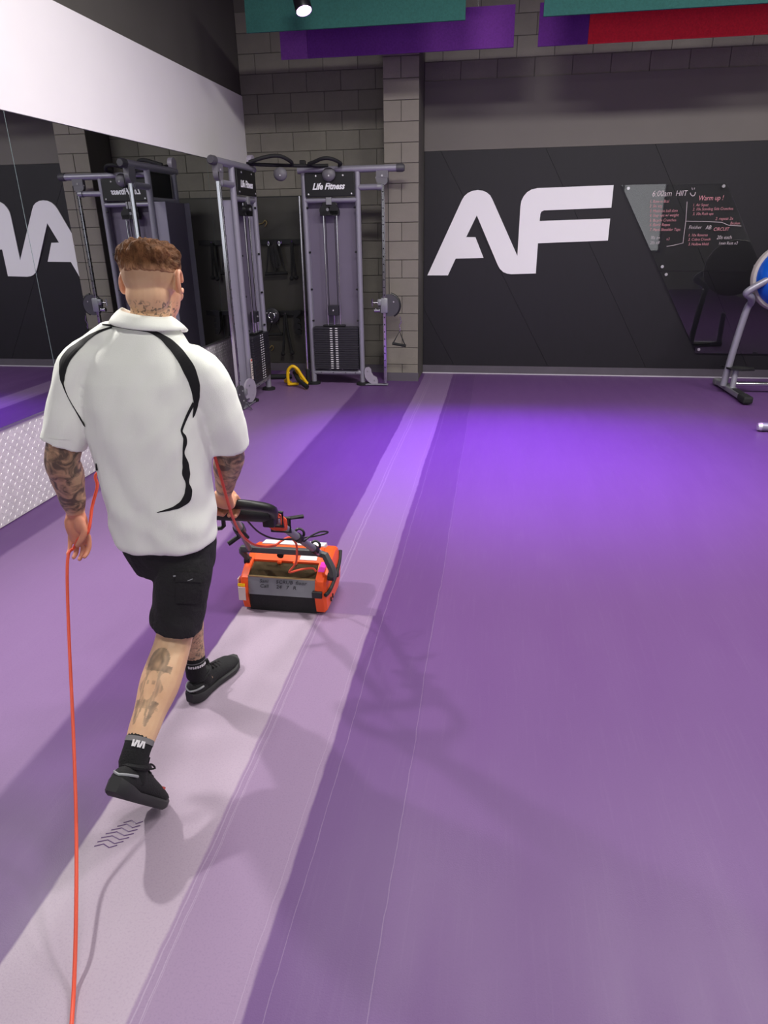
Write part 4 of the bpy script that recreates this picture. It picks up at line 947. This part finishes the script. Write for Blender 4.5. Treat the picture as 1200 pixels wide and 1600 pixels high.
for v_ in bme.vertices:
    p = v_.co; a = b = c = f_ = bl = 0.0
    tl, dl = seg_t(p, ElL, WrL); tr_, dr = seg_t(p, ElR, WrR); tul, dul = seg_t(p, ShL, ElL); tur, dur = seg_t(p, ShR, ElR)
    if dl < 0.075 and p.z > 0.84: a = max(a, 1 - sm(0.86, 0.98, tl))
    if dr < 0.06 and p.x > 2.1: a = max(a, 1 - sm(0.84, 0.96, tr_))
    if dul < 0.07 and tul > 0.5: a = 1.0
    if dur < 0.07 and tur > 0.5: a = 1.0
    if (p - WrL).z < -0.005 and (p - WrL).length < 0.19: bl = 0.75
    if (p - WrR).length < 0.16 and p.z < WrR.z + 0.0: bl = 0.55
    t, d = seg_t(p, KnR, AnR)
    if d < 0.085 and p.z < 0.55:
        q = p - (KnR + (AnR - KnR) * t); u = q.dot(cs) / 0.062
        if q.dot(cn) > -0.02: c = calf_mask(u, (t - 0.10) / 0.88 * 1.12)
    t, d = seg_t(p, KnL, AnL)
    if d < 0.08 and p.z < 0.5 and p.y > -6.83 and p.x < 2.02: a = max(a, 0.45); b = 0.9
    hq = HR.inverted() @ (p - HC)
    if p.z > 1.42 and (p - HC).length < 0.3:
        if hq.z < -0.045 and hq.z > -0.16 and hq.y < 0.03: b = sm(-0.045, -0.06, hq.z)
        if hq.z > -0.03 and hq.y < 0.075: f_ = sm(-0.030, 0.022, hq.z) * 0.5 * (1 - sm(0.03, 0.075, hq.y))
        if hq.y > 0.0 and hq.z < 0.03: bl = max(bl, 0.35)
        if abs(hq.x) > 0.078 and abs(hq.z) < 0.045: bl = max(bl, 0.5); f_ = 0.0
    tat.append(a); fine.append(b); calf.append(c); fade.append(f_); blush.append(bl)
for nm, arr in (('tattoo', tat), ('tattoo_fine', fine), ('calf_ink', calf), ('fade', fade), ('blush', blush)):
    at_ = bme.attributes.new(nm, 'FLOAT', 'POINT'); at_.data.foreach_set('value', arr)
put('body', bme, 'skin', person)
for s_ in (-1, 1):
    e = MB().ball(H(s_ * 0.031, 0.070, 0.008), 0.0125, 14, 10).build('eye', 'eye_white', person, True)
    MB().ball(H(s_ * 0.031, 0.079, 0.008), 0.005, 10, 8).build('iris', 'ink_dark', e, True)

# hair: short sides faded on the skin, a thicker textured top
hb = MB(); hb.ball(H(0, -0.006, 0.030), (0.0835, 0.1035, 0.089), 30, 20, HR); hb.ball(H(0.0, 0.03, 0.075), (0.072, 0.07, 0.046), 26, 16, HR); hb.ball(H(0, -0.05, 0.066), (0.074, 0.05, 0.05), 24, 16, HR); hb.ball(H(-0.03, -0.03, 0.076), (0.048, 0.06, 0.038), 20, 14, HR)
hme = remesh(hb, 0.0035, 3, 'hair')
hme.calc_loop_triangles() if hasattr(hme, 'calc_loop_triangles') else None
nrm = [v.normal.copy() for v in hme.vertices]; shaved = []
for v_, n_ in zip(hme.vertices, nrm):
    hq = HR.inverted() @ (v_.co - HC)
    lowcut = sm(0.0, 0.022, hq.z - 0.010 - 0.02 * max(0.0, hq.y) / 0.1)
    k = noise.noise(Vector((hq.x * 60, hq.y * 34, hq.z * 45))) * 0.0045 + noise.noise(Vector((hq.x * 150, hq.y * 80, hq.z * 60))) * 0.003
    grow = sm(0.0, 0.062, hq.z - 0.004 - 0.02 * max(0.0, hq.y) / 0.1)
    v_.co += n_ * (k * (0.3 + 1.5 * grow) * lowcut - 0.016 * (1 - lowcut) - 0.0058 * (1 - grow))
    shaved.append(1 - sm(0.004, 0.042, hq.z - 0.012 - 0.02 * max(0.0, hq.y) / 0.1 + 0.01 * noise.noise(hq * 60)))
a_ = hme.attributes.new('shaved', 'FLOAT', 'POINT'); a_.data.foreach_set('value', shaved)
put('hair', hme, 'hair_brown', person)

# polo shirt
sh = MB()
sh.rings([ell_ring(c, hw, hd, 36, 2.35, rot) for c, hw, hd, rot in (
    ((2.043, -6.96, 0.806), 0.152, 0.126, 0.0), ((2.043, -6.96, 0.824), 0.160, 0.132, 0.0), ((2.038, -6.958, 0.89), 0.166, 0.135, 0.0), ((2.036, -6.957, 0.97), 0.172, 0.133, 0.0), ((2.036, -6.955, 1.07), 0.180, 0.131, 0.0), ((2.034, -6.955, 1.17), 0.184, 0.130, 0.02),
    ((2.034, -6.95, 1.26), 0.190, 0.126, 0.03), ((2.036, -6.945, 1.33), 0.190, 0.118, 0.03), ((2.040, -6.94, 1.39), 0.170, 0.102, 0.03), ((2.048, -6.935, 1.435), 0.132, 0.086, 0.0), ((2.058, -6.93, 1.472), 0.096, 0.074, 0.0), ((2.064, -6.925, 1.492), 0.074, 0.066, 0.0))])
sh.tube([(1.86, -6.945, 1.385), (1.955, -6.94, 1.447), (2.05, -6.93, 1.462)], (0.062, 0.058, 0.05), 18, dome=True)
SlL, SlR = Vector((1.766, -6.993, 1.132)), Vector((2.243, -6.857, 1.10))
sh.tube(smooth_path([(1.95, -6.94, 1.385), (1.868, -6.95, 1.365), (1.815, -6.97, 1.255), SlL], 6), interp_r((0.075, 0.082, 0.079, 0.071), 6), 24)
sh.tube(smooth_path([(2.12, -6.935, 1.375), (2.198, -6.93, 1.34), (2.235, -6.89, 1.225), SlR], 6), interp_r((0.075, 0.080, 0.078, 0.068), 6), 24)
sme = remesh(sh, 0.0055, 7, 'polo_shirt')
nrm = [v.normal.copy() for v in sme.vertices]
for v_, n_ in zip(sme.vertices, nrm):
    p = v_.co
    fold = noise.noise(Vector((p.x * 11 + p.z * 5, p.y * 8, p.z * 3.2))) * 0.009 + noise.noise(Vector((p.x * 24 - p.z * 14, p.y * 16, p.z * 9))) * 0.0042
    fold += 0.004 * math.sin((p.z * 1.0 + p.x * 0.9) * 42 + 3 * noise.noise(p * 5)) * sm(1.02, 0.86, p.z) * 0.8
    v_.co += n_ * fold
bvh_s = BVHTree.FromPolygons([tuple(v.co) for v in sme.vertices], [tuple(p.vertices) for p in sme.polygons])
shirt = put('polo_shirt', sme, 'shirt_white', person)
def cast(x, y, bvh, off=0.0016):
    d = ray(x, y).normalized(); h, n_, i, dist = bvh.ray_cast(CAM, d)
    if h is None: return None
    if n_.dot(d) > 0: n_ = -n_
    return h + n_ * off
def ribbon(name, pts, m, parent, bvh, ox, oy, sc, cross=5, sub=5, off=0.0016):
    P2 = [Vector((ox + x / sc, oy + y / sc, 0)) for x, y, w_ in pts]; Wd = [w_ / sc for x, y, w_ in pts]
    path = smooth_path(P2, sub); ws = interp_r(Wd, sub); rows = []
    for i, q in enumerate(path):
        tdir = (path[min(i + 1, len(path) - 1)] - path[max(i - 1, 0)]).normalized(); nn = Vector((-tdir.y, tdir.x, 0))
        row = [cast(q.x + nn.x * ws[i] * (k / (cross - 1) - 0.5), q.y + nn.y * ws[i] * (k / (cross - 1) - 0.5), bvh, off) for k in range(cross)]
        rows.append(row if all(r is not None for r in row) else None)
    mb = MB()
    for a, b in zip(rows[:-1], rows[1:]):
        if a is None or b is None: continue
        for k in range(cross - 1):
            q = [a[k], a[k + 1], b[k + 1], b[k]]
            if max((q[i] - q[j]).length for i in range(4) for j in range(i)) < 0.05: mb.add(q, [(0, 1, 2, 3)])
    if mb.v:
        me = mb.mesh(name); o = put(name, me, m, parent); return o
CX, CY, CS = 50, 360, 3.2
ribbon('black_stripe', [(352, 472, 8), (420, 480, 12), (500, 492, 14), (580, 503, 16), (640, 528, 26), (695, 572, 44), (745, 630, 54), (785, 695, 62), (812, 765, 52), (820, 825, 38), (818, 870, 24), (810, 912, 14), (804, 936, 4)], 'shirt_black', shirt, bvh_s, CX, CY, CS)
ribbon('black_stripe', [(808, 862, 16), (778, 920, 14), (752, 985, 12), (749, 1008, 10), (763, 1035, 18), (764, 1065, 20), (757, 1112, 10), (768, 1172, 32), (770, 1215, 40), (776, 1262, 18), (782, 1302, 36), (772, 1342, 40), (738, 1374, 26), (690, 1394, 13), (625, 1410, 3)], 'shirt_black', shirt, bvh_s, CX, CY, CS, sub=6)
ribbon('black_stripe', [(400, 486, 9), (365, 496, 11), (325, 512, 14), (282, 538, 22), (238, 574, 34), (195, 612, 46), (165, 655, 48), (155, 700, 36), (153, 740, 24), (158, 775, 8), (180, 832, 4), (215, 895, 5), (245, 945, 9), (258, 965, 11), (268, 982, 3)], 'shirt_black', shirt, bvh_s, CX, CY, CS)
ribbon('side_stripe', [(322, 1165, 6), (328, 1210, 12), (334, 1250, 12), (340, 1282, 4)], 'shirt_black', shirt, bvh_s, CX, CY, CS)
ribbon('sleeve_hem', [(80, 1035, 3), (130, 1042, 3), (200, 1042, 3)], 'shirt_white', shirt, bvh_s, CX, CY, CS)
# collar folded down round the neck
cr_ = []
NC = Vector((2.066, -6.922, 0))
for zz, rx_, ry_, dy in ((1.497, 0.066, 0.060, 0.0), (1.517, 0.069, 0.063, 0.0), (1.522, 0.074, 0.068, 0.0), (1.514, 0.086, 0.079, 0.0), (1.500, 0.102, 0.092, 0.0), (1.488, 0.112, 0.099, 0.0), (1.484, 0.109, 0.096, 0.0), (1.497, 0.09, 0.08, 0.0), (1.497, 0.066, 0.060, 0.0)):
    rg = []
    for j in range(40):
        a = 2 * PI * j / 40; y = math.sin(a)
        rg.append((NC.x + math.cos(a) * rx_ , NC.y + y * ry_, zz - 0.030 * max(0.0, y) * 1.0 - 0.012 * math.cos(a)))
    cr_.append(rg)
cme = MB().rings(cr_, caps=False).mesh('collar'); put('collar', cme, 'shirt_white', shirt)

# shorts
so = MB()
so.rings([ell_ring((x, y, z), hw, hd, 30, 2.3) for x, y, z, hw, hd in ((2.045, -6.945, 0.70, 0.13, 0.10), (2.040, -6.945, 0.78, 0.152, 0.120), (2.036, -6.945, 0.88, 0.146, 0.116), (2.036, -6.945, 0.97, 0.135, 0.105))])
hR = HiR.lerp(KnR, 0.93); hL = HiL.lerp(KnL, 0.84)
so.tube(smooth_path([HiR + Vector((-0.030, 0, -0.07)), HiR.lerp(KnR, 0.45) + Vector((0.004, 0, 0)), hR + Vector((0.0, 0.0, 0.0))], 6), interp_r((0.086, 0.090, 0.084), 6), 24)
so.tube(smooth_path([HiL + Vector((0, 0, -0.05)), HiL.lerp(KnL, 0.45), hL], 6), interp_r((0.098, 0.093, 0.088), 6), 24)
some = remesh(so, 0.006, 6, 'shorts')
nrm = [v.normal.copy() for v in some.vertices]
for v_, n_ in zip(some.vertices, nrm):
    p = v_.co; v_.co += n_ * (noise.noise(Vector((p.x * 14, p.y * 14, p.z * 9))) * 0.006 + noise.noise(Vector((p.x * 30, p.y * 30, p.z * 22 + p.x * 20))) * 0.003)
bvh_o = BVHTree.FromPolygons([tuple(v.co) for v in some.vertices], [tuple(p.vertices) for p in some.polygons])
shorts = put('shorts', some, 'shorts_black', person)
X4, Y4, S4 = 140, 840, 3.635
ribbon('cargo_pocket', [(562, 225, 130), (560, 300, 132), (556, 370, 128)], 'shorts_black', shorts, bvh_o, X4, Y4, S4, cross=7, off=0.007)
ribbon('pocket_flap', [(566, 195, 140), (564, 248, 140)], 'shorts_black', shorts, bvh_o, X4, Y4, S4, cross=7, off=0.011)
ribbon('reflective_tab', [(484, 215, 8), (496, 213, 8)], 'reflective_grey', shorts, bvh_o, X4, Y4, S4, cross=3, off=0.013)
ribbon('reflective_tab', [(553, 240, 4), (578, 230, 4)], 'reflective_grey', shorts, bvh_o, X4, Y4, S4, cross=3, off=0.013)

# socks and shoes
def sock(kn, an, f0, f1, r0, r1, rib, low):
    top = kn.lerp(an, f0); lo = an; d = (an - kn).normalized()
    s_ = MB().tube([top, top + d * 0.02, kn.lerp(an, (f0 + 1) / 2), lo, low], (r0 * 0.98, r0, r0 * 0.97, r1, r1 * 0.95), 22, dome=True); s_ = s_.build('sock', 'sock_black', person, True)
    MB().tube([top + d * 0.014, top + d * (0.014 + rib)], r0 * 1.02, 22, caps=False).build('sock_band', 'sock_band', s_, True)
    return s_, top + d * 0.022
skR, tR = sock(KnR, AnR, 0.80, 1.0, 0.043, 0.042, 0.016, FR(0, 0.085, 0.06))
skL, tL = sock(KnL, AnL, 0.78, 1.0, 0.042, 0.041, 0.004, FL(0, 0.085, 0.06))
def letters(sock_, top, an, kn, r, n, a0, a1, h, m):
    d = (an - kn).normalized(); u = Vector((1, 0, 0)); u = (u - d * u.dot(d)).normalized(); v = d.cross(u)
    for k in range(n):
        a = a0 + (a1 - a0) * k / (n - 1); o_ = u * math.cos(a) + v * math.sin(a)
        MB().box(top + d * (h * 0.5 + 0.004) + o_ * (r + 0.001), (0.006, 0.0025, h), rot=Matrix((d.cross(o_), o_, d)).transposed() @ Matrix.Rotation(0.25 if k % 2 else -0.1, 3, 'Y')).build('knit_letter', m, sock_)
sgn = 1 if (AnR - KnR).normalized().cross(Vector((1, 0, 0))).y < 0 else -1
letters(skR, tR, AnR, KnR, 0.0425, 5, sgn * 0.75, sgn * 1.5, 0.02, 'label_white')
sgn = 1 if (AnL - KnL).normalized().cross(Vector((1, 0, 0))).y < 0 else -1
letters(skL, tL, AnL, KnL, 0.0425, 9, sgn * 0.05, sgn * 1.7, 0.010, 'label_white')

def shoe(Fm, Rm, side, lab):
    t = MB(); Lg = 0.292
    ys = [0.0, 0.012, 0.04, 0.09, 0.14, 0.19, 0.235, 0.265, 0.284, 0.292]
    hw = [0.016, 0.030, 0.037, 0.036, 0.039, 0.047, 0.049, 0.043, 0.028, 0.010]
    cx = [side * c for c in (0, 0, 0, 0.002, 0.003, 0.003, 0.0, -0.004, -0.007, -0.009)]
    hgt = [0.062, 0.085, 0.092, 0.098, 0.092, 0.078, 0.066, 0.058, 0.046, 0.034]
    rock = [0.012, 0.006, 0, 0, 0, 0, 0.0, 0.006, 0.013, 0.018]
    def section(i, zb, zt, k, n=18):
        out = []
        for j in range(n):
            a = 2 * PI * j / n; ca, sa = math.cos(a), math.sin(a)
            x = math.copysign(abs(ca) ** 0.75, ca) * hw[i] * k; z = (zb + zt) / 2 + math.copysign(abs(sa) ** 0.75, sa) * (zt - zb) / 2
            if sa > 0: x *= 1 - 0.35 * sa
            out.append(Fm(cx[i] + x, ys[i], z))
        return out
    up = MB().rings([section(i, 0.016 + rock[i], hgt[i] + 0.0, 1.0) for i in range(10)])
    shoe_ = up.build('shoe', 'shoe_knit', person, True, 1.2); shoe_['label'] = lab
    sl = MB().rings([[Fm(cx[i] + hw[i] * 1.10 * sx, ys[i] + (-0.006 if i == 0 else 0.005 if i == 9 else 0), z + rock[i]) for sx, z in ((-1, 0.006), (-0.85, 0.0), (0.85, 0.0), (1, 0.006), (1.02, 0.024 + (0.012 if i < 3 else 0)), (0.9, 0.030 + (0.012 if i < 3 else 0)), (-0.9, 0.030 + (0.012 if i < 3 else 0)), (-1.02, 0.024 + (0.012 if i < 3 else 0)))] for i in range(10)])
    sl.build('sole', 'shoe_sole', shoe_, True, 0.8)
    co = MB(); pts = [Fm(0.034 * math.cos(a), 0.075 + 0.045 * math.sin(a), 0.098 + 0.008 * math.sin(a)) for a in [2 * PI * k / 20 for k in range(21)]]; co.tube(pts, 0.009, 8, caps=False); co.tube([Fm(0, 0.08, 0.06), Fm(0, 0.076, 0.112)], 0.037, 18)
    co.build('ankle_collar', 'shoe_knit', shoe_, True)
    ht = MB(); pts = []
    for a in [PI + 0.1 + (PI - 0.2) * k / 14 for k in range(15)]:
        pts.append(Fm(0.0375 * math.cos(a), 0.047 + 0.046 * math.sin(a) * (1.0), 0.060 + 0.008 * abs(math.cos(a))))
    ht.tube(pts, 0.0042, 6); ht.build('heel_stripe', 'reflective_grey', shoe_, True)
    la = MB()
    for k in range(4):
        y = 0.135 + 0.018 * k; z = 0.097 - 0.0065 * k; la.tube([Fm(-0.022, y, z - 0.008), Fm(0, y + 0.004, z + 0.002), Fm(0.022, y, z - 0.008)], 0.0035, 6)
    la.tube(smooth_path([Fm(0, 0.135, 0.10), Fm(0.015, 0.125, 0.115), Fm(0.02, 0.15, 0.108), Fm(0, 0.14, 0.10), Fm(-0.018, 0.15, 0.108), Fm(-0.015, 0.125, 0.114), Fm(0, 0.135, 0.10)], 3), 0.003, 6)
    la.build('laces', 'black_plastic', shoe_)
    MB().tube([Fm(0, 0.122, 0.10), Fm(0, 0.116, 0.135), Fm(0, 0.124, 0.132), Fm(0, 0.13, 0.10)], 0.006, 6).build('tongue_tab', 'shoe_knit', shoe_)
    return shoe_
s1 = shoe(FR, RR, 1, 'black trainer with raised heel'); shoe(FL, RL, -1, 'black trainer flat on the floor')
MB().box(FR(0.036, 0.215, 0.055), (0.004, 0.016, 0.02), rot=RR).build('red_tab', 'print_red', s1)

# ------------------------------------------------------------------ orange power cord
cord = [A(494, 896, -6.0) + Vector((0, 0, 0.01)), A(488, 888, -6.0), A(470, 890, -6.03), A(452, 894, -6.05), A(462, 880, -6.05), A(464, 862, -6.10), A(462, 848, -6.15), A(452, 840, -6.20), A(440, 845, -6.25), A(430, 852, -6.3), A(415, 854, -6.36), A(395, 850, -6.46), A(378, 836, -6.56), A(366, 815, -6.68), A(357, 788, -6.76), A(347, 752, -6.84), A(337, 718, -6.90), A(330, 696, -6.915), Vector((2.205, -6.865, 1.15)), Vector((2.205, -6.80, 1.13)), Vector((2.14, -6.785, 1.11)), Vector((2.0, -6.79, 1.08)), Vector((1.89, -6.815, 1.04)), A(153, 738, -6.84), A(152, 760, -6.86), A(144, 792, -6.88), Vector((1.742, -6.925, 0.805)), WrL + Vector((0.020, -0.040, -0.085)), WrL + Vector((-0.010, -0.036, -0.125)), A(107, 866, -6.97), A(105, 905, -7.02), A(108, 1000, -7.14), A(114, 1130, -7.32), A(119, 1280, -7.52), atz(119, 1420, 0.09), atz(116, 1530, 0.02), atz(112, 1600, 0.007), atz(104, 1720, 0.007), (2.32, -8.6, 0.007), (2.2, -9.4, 0.007), (2.6, -10.5, 0.007)]
oc = MB().tube(smooth_path(cord, 5), 0.0052, 8).build('power_cord', 'cord_orange', org=(2.1, -7.95, 0), smooth=True)
tag(oc, 'long orange power cord from the scrubber through the hand to the floor', 'cord')
og2 = og.build('cord_coil', 'cord_orange', sc_, True)
# wet shoe print on the cleaned lane
pr = MB(); heel = atz(165, 1322); toe = atz(208, 1285)
for k in range(7):
    c = heel.lerp(toe, k / 6); dx = 0.034 + 0.010 * math.sin(k * 0.6)
    pr.tube([(c.x - dx, c.y - 0.006, 0.0006), (c.x - dx * 0.3, c.y + 0.006, 0.0006), (c.x + dx * 0.4, c.y - 0.004, 0.0006), (c.x + dx, c.y + 0.008, 0.0006)], 0.002, 4, ell=(0.2, 1))
mat('wet_print', (92, 66, 112), 0.2)
tag(pr.build('shoe_print', 'wet_print', org=(heel.x, heel.y, 0)), 'dark wavy shoe print on the pale cleaned lane', 'shoe print')
